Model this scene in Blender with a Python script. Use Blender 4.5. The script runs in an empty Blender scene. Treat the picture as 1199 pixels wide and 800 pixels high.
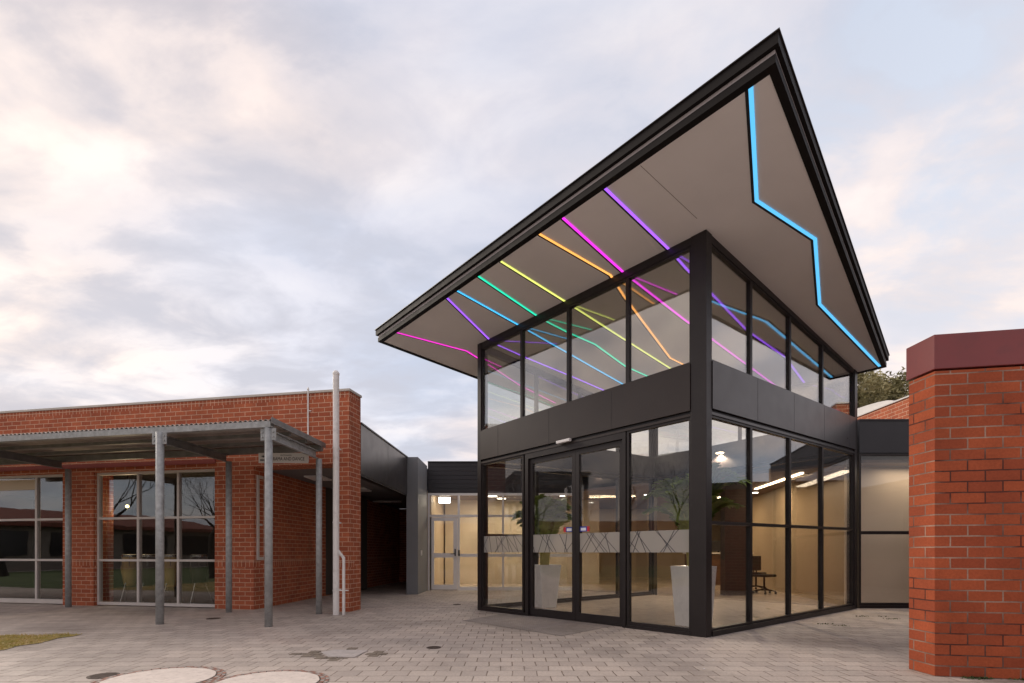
import bpy, bmesh, math, random
from mathutils import Vector, Matrix
R = math.radians
random.seed(7)
S = bpy.context.scene
C = bpy.context.collection

# ------------------------------------------------------------------ survey
# the view was measured as a level camera at eye height H; F is its focal length in photo pixels
H, F, CX, HY = 1.1, 620.0, 599.5, 647.0
def gp(px, py):                       # ground point seen at a photo pixel
    Y = H*F/(py-HY); return Vector(((px-CX)/F*Y, Y))
def xat(px, Y): return (px-CX)/F*Y
def zat(py, Y): return H+(HY-py)/F*Y

# ------------------------------------------------------------------ materials
def new_mat(name):
    m = bpy.data.materials.new(name); m.use_nodes = True
    nt = m.node_tree; nt.nodes.clear()
    out = nt.nodes.new('ShaderNodeOutputMaterial')
    return m, nt, out
def N(nt, t, **kw):
    n = nt.nodes.new(t)
    for k, v in kw.items():
        if k.startswith('i_'):
            n.inputs[k[2:].replace('_', ' ')].default_value = v
        else: setattr(n, k, v)
    return n
def lk(nt, a, b): nt.links.new(a, b)
def c4(c): return (c[0], c[1], c[2], 1)
def ramp(nt, fac, stops):
    r = nt.nodes.new('ShaderNodeValToRGB')
    el = r.color_ramp.elements
    el[0].position = stops[0][0]; el[0].color = c4(stops[0][1])
    el[1].position = stops[-1][0]; el[1].color = c4(stops[-1][1])
    for p, c in stops[1:-1]:
        e = el.new(p); e.color = c4(c)
    lk(nt, fac, r.inputs[0]); return r
def mixc(nt, fac, a, b, mode='MIX'):
    m = nt.nodes.new('ShaderNodeMix'); m.data_type = 'RGBA'; m.blend_type = mode
    if isinstance(fac, (int, float)): m.inputs[0].default_value = fac
    else: lk(nt, fac, m.inputs[0])
    for sock, v in ((m.inputs[6], a), (m.inputs[7], b)):
        if isinstance(v, tuple): sock.default_value = c4(v)
        else: lk(nt, v, sock)
    return m.outputs[2]
def noise(nt, vec, scale, detail=4, rough=.55, dist=0):
    n = nt.nodes.new('ShaderNodeTexNoise'); n.inputs['Scale'].default_value = scale
    n.inputs['Detail'].default_value = detail; n.inputs['Roughness'].default_value = rough
    n.inputs['Distortion'].default_value = dist
    if vec is not None: lk(nt, vec, n.inputs['Vector'])
    return n.outputs['Fac']
def mth(nt, op, a, b=0.0, c=None):
    m = nt.nodes.new('ShaderNodeMath'); m.operation = op
    for i, v in enumerate((a, b, c)):
        if v is None: continue
        if isinstance(v, (int, float)): m.inputs[i].default_value = v
        else: lk(nt, v, m.inputs[i])
    return m.outputs[0]

def paint(name, col, rough=.5, metal=0.0, var=.12, scale=3.0, bump=.0, bscale=60, spec=.5, dirt=None):
    m, nt, out = new_mat(name)
    b = N(nt, 'ShaderNodeBsdfPrincipled'); b.inputs['Metallic'].default_value = metal
    b.inputs['Specular IOR Level'].default_value = spec
    tc = N(nt, 'ShaderNodeTexCoord')
    f = noise(nt, tc.outputs['Object'], scale, 6)
    lo = tuple(x*(1-var) for x in col); hi = tuple(min(1, x*(1+var)) for x in col)
    r = ramp(nt, f, [(.3, lo), (.7, hi)])
    colo = r.outputs[0]
    if dirt:
        f3 = noise(nt, tc.outputs['Object'], scale*2.7, 8, .65)
        rr = ramp(nt, f3, [(.52, (0,0,0)), (.72, (1,1,1))])
        colo = mixc(nt, mth(nt, 'MULTIPLY', rr.outputs[0], .6), colo, dirt)
    lk(nt, colo, b.inputs['Base Color'])
    f2 = noise(nt, tc.outputs['Object'], scale*4, 5)
    mr = N(nt, 'ShaderNodeMapRange'); lk(nt, f2, mr.inputs[0])
    mr.inputs[3].default_value = max(.02, rough-.1); mr.inputs[4].default_value = min(1, rough+.1)
    lk(nt, mr.outputs[0], b.inputs['Roughness'])
    if bump:
        bn = noise(nt, tc.outputs['Object'], bscale, 3)
        bp = N(nt, 'ShaderNodeBump'); bp.inputs['Strength'].default_value = bump; bp.inputs['Distance'].default_value = .01
        lk(nt, bn, bp.inputs['Height']); lk(nt, bp.outputs[0], b.inputs['Normal'])
    lk(nt, b.outputs[0], out.inputs[0]); return m

def brick(name, c1, c2, mortar, bw=.24, rh=.086, ms=.0052, offset=.5, mort2=None, swap=False, dark=(.5, 1.0)):
    """brickwork in metres, laid out on the wall's own UVs"""
    m, nt, out = new_mat(name)
    b = N(nt, 'ShaderNodeBsdfPrincipled'); b.inputs['Roughness'].default_value = .82
    b.inputs['Specular IOR Level'].default_value = .3
    uv = N(nt, 'ShaderNodeTexCoord').outputs['UV']
    v = uv
    # a slight waviness of the courses
    nz = N(nt, 'ShaderNodeTexNoise'); nz.inputs['Scale'].default_value = 6; lk(nt, uv, nz.inputs['Vector'])
    sub = N(nt, 'ShaderNodeVectorMath', operation='SUBTRACT'); lk(nt, nz.outputs['Color'], sub.inputs[0]); sub.inputs[1].default_value = (.5,.5,.5)
    sc = N(nt, 'ShaderNodeVectorMath', operation='SCALE'); lk(nt, sub.outputs[0], sc.inputs[0]); sc.inputs['Scale'].default_value = .006
    ad = N(nt, 'ShaderNodeVectorMath', operation='ADD'); lk(nt, uv, ad.inputs[0]); lk(nt, sc.outputs[0], ad.inputs[1]); v = ad.outputs[0]
    t = N(nt, 'ShaderNodeTexBrick'); lk(nt, v, t.inputs['Vector'])
    t.offset = offset; t.squash = 1
    t.inputs['Scale'].default_value = 1; t.inputs['Mortar Size'].default_value = ms
    t.inputs['Mortar Smooth'].default_value = .25; t.inputs['Bias'].default_value = 0
    t.inputs['Brick Width'].default_value = bw; t.inputs['Row Height'].default_value = rh
    t.inputs['Color1'].default_value = c4(c1); t.inputs['Color2'].default_value = c4(c2)
    f = noise(nt, uv, 2.2, 6, .6); f9 = noise(nt, uv, 45, 4, .7)
    if mort2:
        mm = ramp(nt, noise(nt, uv, .9, 4, .6), [(.42, mortar), (.58, mort2)])
        lk(nt, mm.outputs[0], t.inputs['Mortar'])
    else: t.inputs['Mortar'].default_value = c4(mortar)
    big = ramp(nt, f, [(.3, (dark[0]+.25,)*3), (.7, (1.08,)*3)])
    fine = ramp(nt, f9, [(.25, (.78,)*3), (.75, (1.12,)*3)])
    col = mixc(nt, 1.0, t.outputs['Color'], big.outputs[0], 'MULTIPLY')
    col = mixc(nt, 1.0, col, fine.outputs[0], 'MULTIPLY')
    # odd sooty or salt-streaked bricks
    st = ramp(nt, noise(nt, uv, 1.1, 8, .7, .6), [(.58, (0,0,0)), (.78, (1,1,1))])
    col = mixc(nt, mth(nt, 'MULTIPLY', st.outputs[0], .35), col, (.12,.06,.045))
    lk(nt, col, b.inputs['Base Color'])
    hh = mth(nt, 'ADD', mth(nt, 'MULTIPLY', t.outputs['Fac'], -1.0), mth(nt, 'MULTIPLY', f9, .35))
    bp = N(nt, 'ShaderNodeBump'); bp.inputs['Strength'].default_value = .7; bp.inputs['Distance'].default_value = .006
    lk(nt, hh, bp.inputs['Height']); lk(nt, bp.outputs[0], b.inputs['Normal'])
    lk(nt, b.outputs[0], out.inputs[0]); return m

def glass(name, tint=(.9,.92,.9), f0=.06, power=4.0, rough=0.0):
    m, nt, out = new_mat(name)
    lw = N(nt, 'ShaderNodeLayerWeight'); lw.inputs['Blend'].default_value = .5
    p = mth(nt, 'POWER', lw.outputs['Facing'], power)
    fr = mth(nt, 'ADD', mth(nt, 'MULTIPLY', p, 1-f0), f0)
    tr = N(nt, 'ShaderNodeBsdfTransparent'); tr.inputs[0].default_value = c4(tint)
    gl = N(nt, 'ShaderNodeBsdfGlossy'); gl.inputs['Roughness'].default_value = rough
    tc = N(nt, 'ShaderNodeTexCoord')
    bn = noise(nt, tc.outputs['Object'], 1.3, 2)
    bp = N(nt, 'ShaderNodeBump'); bp.inputs['Strength'].default_value = .035; bp.inputs['Distance'].default_value = .03
    lk(nt, bn, bp.inputs['Height']); lk(nt, bp.outputs[0], gl.inputs['Normal'])
    mx = N(nt, 'ShaderNodeMixShader'); lk(nt, fr, mx.inputs[0]); lk(nt, tr.outputs[0], mx.inputs[1]); lk(nt, gl.outputs[0], mx.inputs[2])
    lk(nt, mx.outputs[0], out.inputs[0]); return m

def emit(name, col, strength):
    m, nt, out = new_mat(name)
    e = N(nt, 'ShaderNodeEmission'); e.inputs[0].default_value = c4(col); e.inputs[1].default_value = strength
    lk(nt, e.outputs[0], out.inputs[0]); return m

def frosted(name):
    m, nt, out = new_mat(name)
    d = N(nt, 'ShaderNodeBsdfDiffuse'); d.inputs[0].default_value = (.64,.62,.59,1)
    t = N(nt, 'ShaderNodeBsdfTranslucent'); t.inputs[0].default_value = (.7,.7,.68,1)
    tr = N(nt, 'ShaderNodeBsdfTransparent')
    a = N(nt, 'ShaderNodeMixShader'); a.inputs[0].default_value = .45; lk(nt, d.outputs[0], a.inputs[1]); lk(nt, t.outputs[0], a.inputs[2])
    b = N(nt, 'ShaderNodeMixShader'); b.inputs[0].default_value = .42; lk(nt, a.outputs[0], b.inputs[1]); lk(nt, tr.outputs[0], b.inputs[2])
    lk(nt, b.outputs[0], out.inputs[0]); return m

def paving(name, bw, rh, c1, c2, mortar, ms=.006, tint=None, rot=0.0):
    m, nt, out = new_mat(name)
    b = N(nt, 'ShaderNodeBsdfPrincipled'); b.inputs['Specular IOR Level'].default_value = .35
    tc = N(nt, 'ShaderNodeTexCoord').outputs['Object']
    mp = N(nt, 'ShaderNodeMapping'); mp.inputs['Rotation'].default_value = (0,0,rot); lk(nt, tc, mp.inputs[0])
    nz = N(nt, 'ShaderNodeTexNoise'); nz.inputs['Scale'].default_value = 1.7; nz.inputs['Detail'].default_value = 5; lk(nt, tc, nz.inputs['Vector'])
    sub = N(nt, 'ShaderNodeVectorMath', operation='SUBTRACT'); lk(nt, nz.outputs['Color'], sub.inputs[0]); sub.inputs[1].default_value = (.5,.5,.5)
    sc = N(nt, 'ShaderNodeVectorMath', operation='SCALE'); lk(nt, sub.outputs[0], sc.inputs[0]); sc.inputs['Scale'].default_value = .05
    ad = N(nt, 'ShaderNodeVectorMath', operation='ADD'); lk(nt, mp.outputs[0], ad.inputs[0]); lk(nt, sc.outputs[0], ad.inputs[1])
    t = N(nt, 'ShaderNodeTexBrick'); lk(nt, ad.outputs[0], t.inputs['Vector'])
    t.inputs['Scale'].default_value = 1; t.inputs['Mortar Size'].default_value = ms; t.inputs['Mortar Smooth'].default_value = .35
    t.inputs['Brick Width'].default_value = bw; t.inputs['Row Height'].default_value = rh
    t.inputs['Color1'].default_value = c4(c1); t.inputs['Color2'].default_value = c4(c2)
    mo = ramp(nt, noise(nt, tc, .8, 6, .7), [(.38, mortar), (.62, tuple((a+b_)/2*.85 for a, b_ in zip(mortar, c1)))])
    lk(nt, mo.outputs[0], t.inputs['Mortar'])
    big = ramp(nt, noise(nt, tc, .55, 8, .62, .4), [(.3, (.64,.63,.62)), (.5, (.97,.96,.95)), (.72, (1.16,1.13,1.1))])
    col = mixc(nt, 1.0, t.outputs['Color'], big.outputs[0], 'MULTIPLY')
    fine = ramp(nt, noise(nt, tc, 38, 5, .75), [(.25, (.74,)*3), (.75, (1.14,)*3)])
    col = mixc(nt, 1.0, col, fine.outputs[0], 'MULTIPLY')
    red = ramp(nt, noise(nt, tc, .35, 3, .5, .3), [(.55, (0,0,0)), (.75, (1,1,1))])
    col = mixc(nt, mth(nt, 'MULTIPLY', red.outputs[0], .25), col, (.33,.21,.17))
    st = ramp(nt, noise(nt, tc, 3.1, 9, .72), [(.57, (0,0,0)), (.72, (1,1,1))])
    col = mixc(nt, mth(nt, 'MULTIPLY', st.outputs[0], .45), col, (.15,.125,.105))
    lk(nt, col, b.inputs['Base Color'])
    rr = ramp(nt, noise(nt, tc, 5, 5), [(.3, (.55,)*3), (.7, (.85,)*3)]); lk(nt, rr.outputs[0], b.inputs['Roughness'])
    hh = mth(nt, 'ADD', mth(nt, 'MULTIPLY', t.outputs['Fac'], -1.0), mth(nt, 'MULTIPLY', noise(nt, tc, 60, 4, .7), .5))
    hh = mth(nt, 'ADD', hh, mth(nt, 'MULTIPLY', noise(nt, tc, 4.3, 2), 1.6))
    bp = N(nt, 'ShaderNodeBump'); bp.inputs['Strength'].default_value = .55; bp.inputs['Distance'].default_value = .006
    lk(nt, hh, bp.inputs['Height']); lk(nt, bp.outputs[0], b.inputs['Normal'])
    lk(nt, b.outputs[0], out.inputs[0]); return m

M = {}
M['bronze'] = paint('dark_bronze_metal', (.020,.0155,.0155), .40, 0, .18, 1.5, spec=.35, dirt=(.030,.024,.023))
M['bronzeb'] = paint('bronze_panel', (.030,.021,.019), .45, 0, .15, 1.2, spec=.4, dirt=(.036,.028,.025))
M['bronze_hi'] = paint('grey_bronze_metal', (.075,.066,.068), .33, .2, .12, 1.5)
M['reveal'] = paint('pale_aluminium', (.36,.32,.32), .5, .1, .04, 2)
M['soffit'] = paint('soffit_board', (.85,.825,.83), .75, 0, .05, .8, bump=.05, bscale=90)
M['black'] = paint('black_channel', (.012,.011,.014), .5)
M['seam'] = paint('board_joint', (.20,.17,.16), .8)
M['glass'] = glass('clear_glass', (.93,.94,.92), .17, 2.8)
M['fascia'] = paint('roof_edge_metal', (.010,.008,.008), .6, 0, .15, 1.2, spec=.15)
M['glass_lo'] = glass('storefront_glass', (.95,.95,.94), .045, 3.4)
M['glass_dk'] = glass('tinted_glass', (.90,.90,.88), .10, 3.6)
M['frost'] = frosted('frosted_film')
M['brickL'] = brick('orange_red_brick', (.52,.145,.066), (.40,.102,.05), (.72,.45,.31), .24, .0865, .0068)
M['brickS'] = brick('header_brick', (.50,.14,.066), (.38,.10,.05), (.74,.47,.33), .0865, .115, .0066, offset=0)
M['brickR'] = brick('deep_red_brick', (.47,.108,.042), (.35,.076,.033), (.11,.038,.028), .268, .0957, .0066, mort2=(.46,.31,.24))
M['redcap'] = paint('maroon_metal', (.21,.038,.04), .42, 0, .1, 2, spec=.5, dirt=(.16,.035,.04))
M['redpaint'] = paint('dull_red_paint', (.25,.055,.045), .6, 0, .15, 2)
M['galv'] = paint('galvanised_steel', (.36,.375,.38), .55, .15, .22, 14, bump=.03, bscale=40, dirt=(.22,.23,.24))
M['galvd'] = paint('dark_galvanised', (.22,.22,.22), .55, .4, .2, 6)
M['corr'] = paint('corrugated_steel', (.46,.41,.38), .6, .0, .15, 3)
M['coping'] = paint('pale_coping', (.55,.52,.47), .55, 0, .1, 2)
M['whitepipe'] = paint('white_pvc', (.80,.78,.76), .45, 0, .06, 3, dirt=(.5,.47,.44))
M['alum'] = paint('pale_window_aluminium', (.60,.56,.53), .42, .0, .06, 4)
M['whiteal'] = paint('white_powdercoat', (.84,.83,.83), .4, 0, .04, 4)
M['clad'] = paint('charcoal_and_sheen_panel', (.030,.025,.026), .32, .0, .12, .9, spec=.6)
M['cladd'] = paint('charcoal_weatherboard', (.022,.021,.026), .5, 0, .1, 2)
M['greyp'] = paint('grey_render', (.19,.20,.215), .6, 0, .08, 2, bump=.05)
M['ceilw'] = paint('plaster_ceiling', (.50,.47,.43), .8, 0, .03)
M['soffd'] = paint('grey_passage_ceiling', (.17,.165,.17), .7, 0, .05)
M['warm'] = paint('timber_veneer_wall', (.62,.53,.41), .55, 0, .12, 1.2)
M['cream'] = paint('cream_wall', (.58,.47,.34), .6, 0, .05, 1)
M['white'] = paint('white_wall', (.76,.64,.51), .6, 0, .05, 1)
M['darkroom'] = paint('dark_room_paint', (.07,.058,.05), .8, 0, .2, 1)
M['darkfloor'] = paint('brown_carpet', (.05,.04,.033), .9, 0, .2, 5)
M['tile'] = paint('cream_floor_tile', (.50,.43,.37), .22, 0, .08, 1.3)
M['pot'] = paint('white_glazed_pot', (.86,.85,.84), .28, 0, .03, 2)
M['soil'] = paint('potting_soil', (.03,.02,.013), .95)
M['palm'] = paint('palm_leaf', (.20,.27,.055), .5, 0, .35, 6)
M['cane'] = paint('palm_cane', (.42,.36,.11), .6, 0, .2, 6)
M['concrete'] = paint('pale_concrete', (.70,.62,.56), .8, 0, .1, 9, bump=.25, bscale=160, dirt=(.42,.36,.32))
M['iron'] = paint('rusty_iron', (.085,.060,.050), .7, .3, .3, 20, bump=.3, bscale=120)
M['edging'] = paint('cut_brick_edging', (.30,.15,.11), .8, 0, .5, 22, bump=.3, bscale=70)
M['edging2'] = paint('grey_cut_edging', (.36,.31,.28), .8, 0, .3, 22, bump=.3, bscale=70)
M['leaf'] = paint('gum_leaf', (.24,.22,.10), .7, 0, .5, 2.2)
M['leafl'] = paint('gum_leaf_light', (.33,.29,.14), .7, 0, .4, 2.2)
M['bark'] = paint('grey_bark', (.11,.09,.075), .9, 0, .3, 6)
M['darkbark'] = paint('dark_bark', (.035,.028,.024), .9, 0, .3, 6)
M['conga'] = paint('yellow_lacquer', (.50,.33,.12), .35, 0, .1, 3)
M['congad'] = paint('dark_lacquer', (.03,.012,.01), .35, 0, .1, 3)
M['chrome'] = paint('chrome', (.40,.40,.40), .25, 1, .05)
M['skin'] = paint('drum_skin', (.6,.53,.42), .6)
M['signw'] = paint('white_sign_face', (.80,.79,.78), .5, 0, .05)
M['signt'] = paint('dark_sign_lettering', (.04,.04,.05), .6)
M['blue'] = paint('blue_sticker', (.02,.05,.35), .4)
M['red'] = paint('red_sticker', (.50,.02,.03), .4)
M['stw'] = paint('white_sticker', (.75,.78,.85), .4)
M['roofw'] = paint('white_roof_sheet', (.62,.60,.58), .5, 0, .08, 2)
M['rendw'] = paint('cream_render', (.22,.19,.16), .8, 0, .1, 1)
M['roofr'] = paint('red_roof_tile', (.20,.06,.04), .8, 0, .3, 5)
M['winmat'] = paint('dark_window', (.02,.022,.025), .15)
M['wood'] = paint('brown_counter', (.13,.07,.04), .5, 0, .2, 4)
M['lawn'] = None
LAMPW = emit('warm_lamp', (1,.78,.5), 9)
LAMPC = emit('cool_white_lamp', (1,.9,.75), 7)

# ------------------------------------------------------------------ mesh helpers
def tag(o, label=None, cat=None, group=None, kind=None):
    if label: o['label'] = label
    if cat: o['category'] = cat
    if group: o['group'] = group
    if kind: o['kind'] = kind
    return o
def thing(name, label, cat, loc=(0,0,0), rz=0, group=None):
    o = bpy.data.objects.new(name, None); C.objects.link(o)
    o.location = loc; o.rotation_euler = (0,0,rz); o.empty_display_size = .2
    return tag(o, label, cat, group)
def do_uv(bm):
    uvl = bm.loops.layers.uv.verify()
    bm.normal_update()
    for f in bm.faces:
        n = f.normal
        if abs(n.z) > .7:
            for l in f.loops: l[uvl].uv = (l.vert.co.x, l.vert.co.y)
        else:
            t = Vector((-n.y, n.x, 0)).normalized()
            for l in f.loops: l[uvl].uv = (l.vert.co.dot(t)+20, l.vert.co.z)
def obj(name, bm, mat, parent=None, smooth=False, bevel=0, world=True):
    """links the bmesh as ONE object; its vertices are given in world space unless world=False"""
    bmesh.ops.recalc_face_normals(bm, faces=bm.faces[:])
    do_uv(bm)
    me = bpy.data.meshes.new(name)
    if parent is not None and world:
        mw = parent_matrix(parent).inverted(); bm.transform(mw)
    bm.to_mesh(me); bm.free()
    for mm in (mat if isinstance(mat, (list, tuple)) else [mat]): me.materials.append(mm)
    if smooth:
        for p in me.polygons: p.use_smooth = True
    o = bpy.data.objects.new(name, me); C.objects.link(o)
    if parent is not None: o.parent = parent
    if bevel:
        b = o.modifiers.new('bevel', 'BEVEL'); b.width = bevel; b.segments = 2; b.limit_method = 'ANGLE'
    return o
def parent_matrix(o):
    m = Matrix.Translation(o.location) @ o.rotation_euler.to_matrix().to_4x4()
    return (parent_matrix(o.parent) @ m) if o.parent else m
def prism(bm, pts, z0, z1, warp=None):
    """vertical prism over a plan polygon; z0/z1 numbers or functions of (x,y)"""
    g = lambda z, p: z(p[0], p[1]) if callable(z) else z
    lo = [bm.verts.new((p[0], p[1], g(z0, p))) for p in pts]
    hi = [bm.verts.new((p[0], p[1], g(z1, p))) for p in pts]
    n = len(pts)
    bm.faces.new(lo[::-1]); bm.faces.new(hi)
    for i in range(n): bm.faces.new((lo[i], lo[(i+1)%n], hi[(i+1)%n], hi[i]))
class Face:
    """a wall plane in plan: s runs from p0 to p1, d is the offset outwards (away from `inside`)"""
    def __init__(s, p0, p1, inside):
        s.p0 = Vector(p0[:2]); s.p1 = Vector(p1[:2]); s.L = (s.p1-s.p0).length
        s.u = (s.p1-s.p0)/s.L; n = Vector((s.u.y, -s.u.x))
        if n.dot(Vector(inside[:2])-s.p0) > 0: n = -n
        s.n = n
    def at(s, a, d=0): p = s.p0+s.u*a+s.n*d; return (p.x, p.y)
    def s(self, px):            # distance along for a photo column
        k = (px-CX)/F
        # x = k*y : p0.x+u.x*a = k*(p0.y+u.y*a)
        return (k*self.p0.y-self.p0.x)/(self.u.x-k*self.u.y)
    def y(self, px): return self.p0.y+self.u.y*self.s(px)
    def box(self, bm, s0, s1, z0, z1, d0, d1, warp=None):
        pts = [self.at(s0,d0), self.at(s1,d0), self.at(s1,d1), self.at(s0,d1)]
        w = warp or (lambda x, y, z: z)
        prism(bm, pts, lambda x, y: w(x,y,z0), lambda x, y: w(x,y,z1))
def cyl(bm, a, b, r0, r1=None, seg=16, caps=True):
    a, b = Vector(a), Vector(b); r1 = r0 if r1 is None else r1
    d = (b-a).normalized(); t = d.orthogonal().normalized(); q = d.cross(t)
    ra = [bm.verts.new(a+(t*math.cos(2*math.pi*i/seg)+q*math.sin(2*math.pi*i/seg))*r0) for i in range(seg)]
    rb = [bm.verts.new(b+(t*math.cos(2*math.pi*i/seg)+q*math.sin(2*math.pi*i/seg))*r1) for i in range(seg)]
    for i in range(seg): bm.faces.new((ra[i], ra[(i+1)%seg], rb[(i+1)%seg], rb[i]))
    if caps: bm.faces.new(ra[::-1]); bm.faces.new(rb)
def lathe(bm, prof, c, seg=28):
    rings = [[bm.verts.new((c[0]+r*math.cos(2*math.pi*i/seg), c[1]+r*math.sin(2*math.pi*i/seg), c[2]+z)) for i in range(seg)] for r, z in prof]
    for a, b in zip(rings, rings[1:]):
        for i in range(seg): bm.faces.new((a[i], a[(i+1)%seg], b[(i+1)%seg], b[i]))
    bm.faces.new(rings[0][::-1]); bm.faces.new(rings[-1])
def boxb(bm, x0, x1, y0, y1, z0, z1): prism(bm, [(x0,y0),(x1,y0),(x1,y1),(x0,y1)], z0, z1)
def B(): return bmesh.new()
def frame_rect(fc, bm, s0, s1, z0, z1, w, d0, d1, warp=None, wb=None, wt=None):
    """a four-sided frame; its pieces butt end to end"""
    wb = w if wb is None else wb; wt = w if wt is None else wt
    fc.box(bm, s0, s0+w, z0, z1, d0, d1, warp); fc.box(bm, s1-w, s1, z0, z1, d0, d1, warp)
    fc.box(bm, s0+w, s1-w, z0, z0+wb, d0, d1, warp); fc.box(bm, s0+w, s1-w, z1-wt, z1, d0, d1, warp)

# ================================================================== PAVILION
Cc = gp(827,747); Lc = gp(559,714.5); Rc = gp(1004,712.5); Bc = Lc+(Rc-Cc)
def plane3(zc, zl, zr):
    a, b = Lc-Cc, Rc-Cc; det = a.x*b.y-a.y*b.x
    gx = ((zl-zc)*b.y-(zr-zc)*a.y)/det; gy = (a.x*(zr-zc)-b.x*(zl-zc))/det
    return lambda x, y: zc+gx*(x-Cc.x)+gy*(y-Cc.y)
zsof = plane3(zat(268,Cc.y), zat(403,Lc.y), zat(435,Rc.y))
zbb = plane3(2.975, 2.85, 3.11); zbt = plane3(3.60, 3.385, 3.73)
def warp(x, y, z):
    b, t, s_ = zbb(x,y), zbt(x,y), zsof(x,y)
    if z <= 2.975: return z*b/2.975
    if z <= 3.6: return b+(z-2.975)/.625*(t-b)
    return t+(z-3.6)/1.68*(s_-t)
def ray_sof(px, py):                   # where a sight line meets the soffit plane
    kx, kz = (px-CX)/F, (HY-py)/F
    lo, hi = 1.0, 40.0
    for _ in range(60):
        mid = (lo+hi)/2
        if H+kz*mid < zsof(kx*mid, mid): lo = mid
        else: hi = mid
    return Vector((kx*lo, lo))
inside = (Cc+Bc)/2
fL = Face(Cc, Lc, inside); fR = Face(Cc, Rc, inside)
fLB = Face(Lc, Bc, inside); fRB = Face(Rc, Bc, inside)
pav = thing('entrance_pavilion', 'tall black framed glass entrance pavilion with tilted pointed roof and coloured light strips', 'pavilion', (Cc.x, Cc.y, 0))
COL = .27
# columns
def column(p, su, sv, w1, w2, z1=5.28):
    """square post in the corner between two faces; su/sv are the faces, the post lies inside the corner"""
    a = p; b = p+su*w1; c = p+su*w1+sv*w2; d = p+sv*w2
    bm = B(); prism(bm, [a,b,c,d], 0, lambda x,y: warp(x,y,z1)); return bm
obj('column', column(Cc, fL.u, fR.u, .215, .14, 5.275), M['bronze'], pav, bevel=.004)
obj('column', column(Lc, -fL.u, fLB.u, .10, .14, 5.275), M['bronze'], pav, bevel=.004)
obj('column', column(Rc, -fR.u, fRB.u, .14, .14, 5.275), M['bronze'], pav, bevel=.004)
obj('column', column(Bc, -fLB.u, -fRB.u, .14, .14, 5.275), M['bronze'], pav, bevel=.004)
# spandrel band of each side
def spandrel(f, a, b, mat):
    bm = B(); f.box(bm, a, b, 2.975, 3.6, -.16, .012, warp)
    f.box(bm, a, b, 2.90, 2.935, -.12, -.004, warp)
    f.box(bm, a, b, 3.6, 3.625, -.11, -.01, warp)
    o = obj('spandrel', bm, mat, pav)
    for k in range(1, int((b-a)/1.25)+1):
        bm = B(); f.box(bm, a+k*1.25-.0015, a+k*1.25+.0015, 2.98, 3.595, .0, .0135, warp)
        obj('panel_joint', bm, M['black'], o)
spandrel(fL, .22, fL.L-.10, M['bronzeb']); spandrel(fR, .14, fR.L-.14, M['clad'])  # one band; the right side's greyer colour stands in for reflected sky
spandrel(fLB, .15, fLB.L-.15, M['bronze']); spandrel(fRB, .15, fRB.L-.15, M['bronze'])
bm = B()       # dark shadow gap under the band
for f, a, b in ((fL,.22,fL.L-.10),(fR,.14,fR.L-.14)):
    f.box(bm, a, b, 2.935, 2.973, -.15, -.03, warp)
obj('shadow_gap', bm, M['black'], pav)
# head beam below the soffit and plinth at the base
bm = B()
for f, a, b in ((fL,.22,fL.L-.10),(fR,.14,fR.L-.14),(fLB,.15,fLB.L-.15),(fRB,.15,fRB.L-.15)):
    f.box(bm, a, b, 5.17, 5.275, -.10, -.01, warp)
obj('head_beam', bm, M['bronze'], pav)
bm = B()
fR.box(bm, .14, fR.L-.14, 0, .07, -.12, .012); fL.box(bm, .22, fL.s(733), 0, .045, -.10, -.005)
fL.box(bm, fL.s(618), fL.L-.10, 0, .05, -.10, -.005)
fLB.box(bm, .15, fLB.L-.15, 0, .07, -.12, -.01)
obj('plinth', bm, M['bronze'], pav)
def window(f, s0, s1, z0, z1, w, gm, fm, wp=warp, dep=(-.09,-.02), transom=None, frost=False, name='window', par=None, wb=None, wt=None):
    bm = B(); frame_rect(f, bm, s0, s1, z0, z1, w, dep[0], dep[1], wp, wb, wt)
    if transom:
        for t in transom: f.box(bm, s0+w, s1-w, t-w*.7, t+w*.7, dep[0], dep[1], wp)
    o = obj(name, bm, fm, par or pav)
    mid = (dep[0]+dep[1])/2
    zs = [z0+(w if wb is None else wb)]+[t for t in (transom or [])]+[z1-(w if wt is None else wt)]
    for i in range(len(zs)-1):
        a = zs[i]+(w*.7 if i else 0); b = zs[i+1]-(w*.7 if i < len(zs)-2 else 0)
        bm = B(); f.box(bm, s0+w, s1-w, a, b, mid-.005, mid+.005, wp)
        obj('pane', bm, gm, o)
    if frost: frost_strip(f, s0+w, s1-w, mid+.006, o)
    return o
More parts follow.
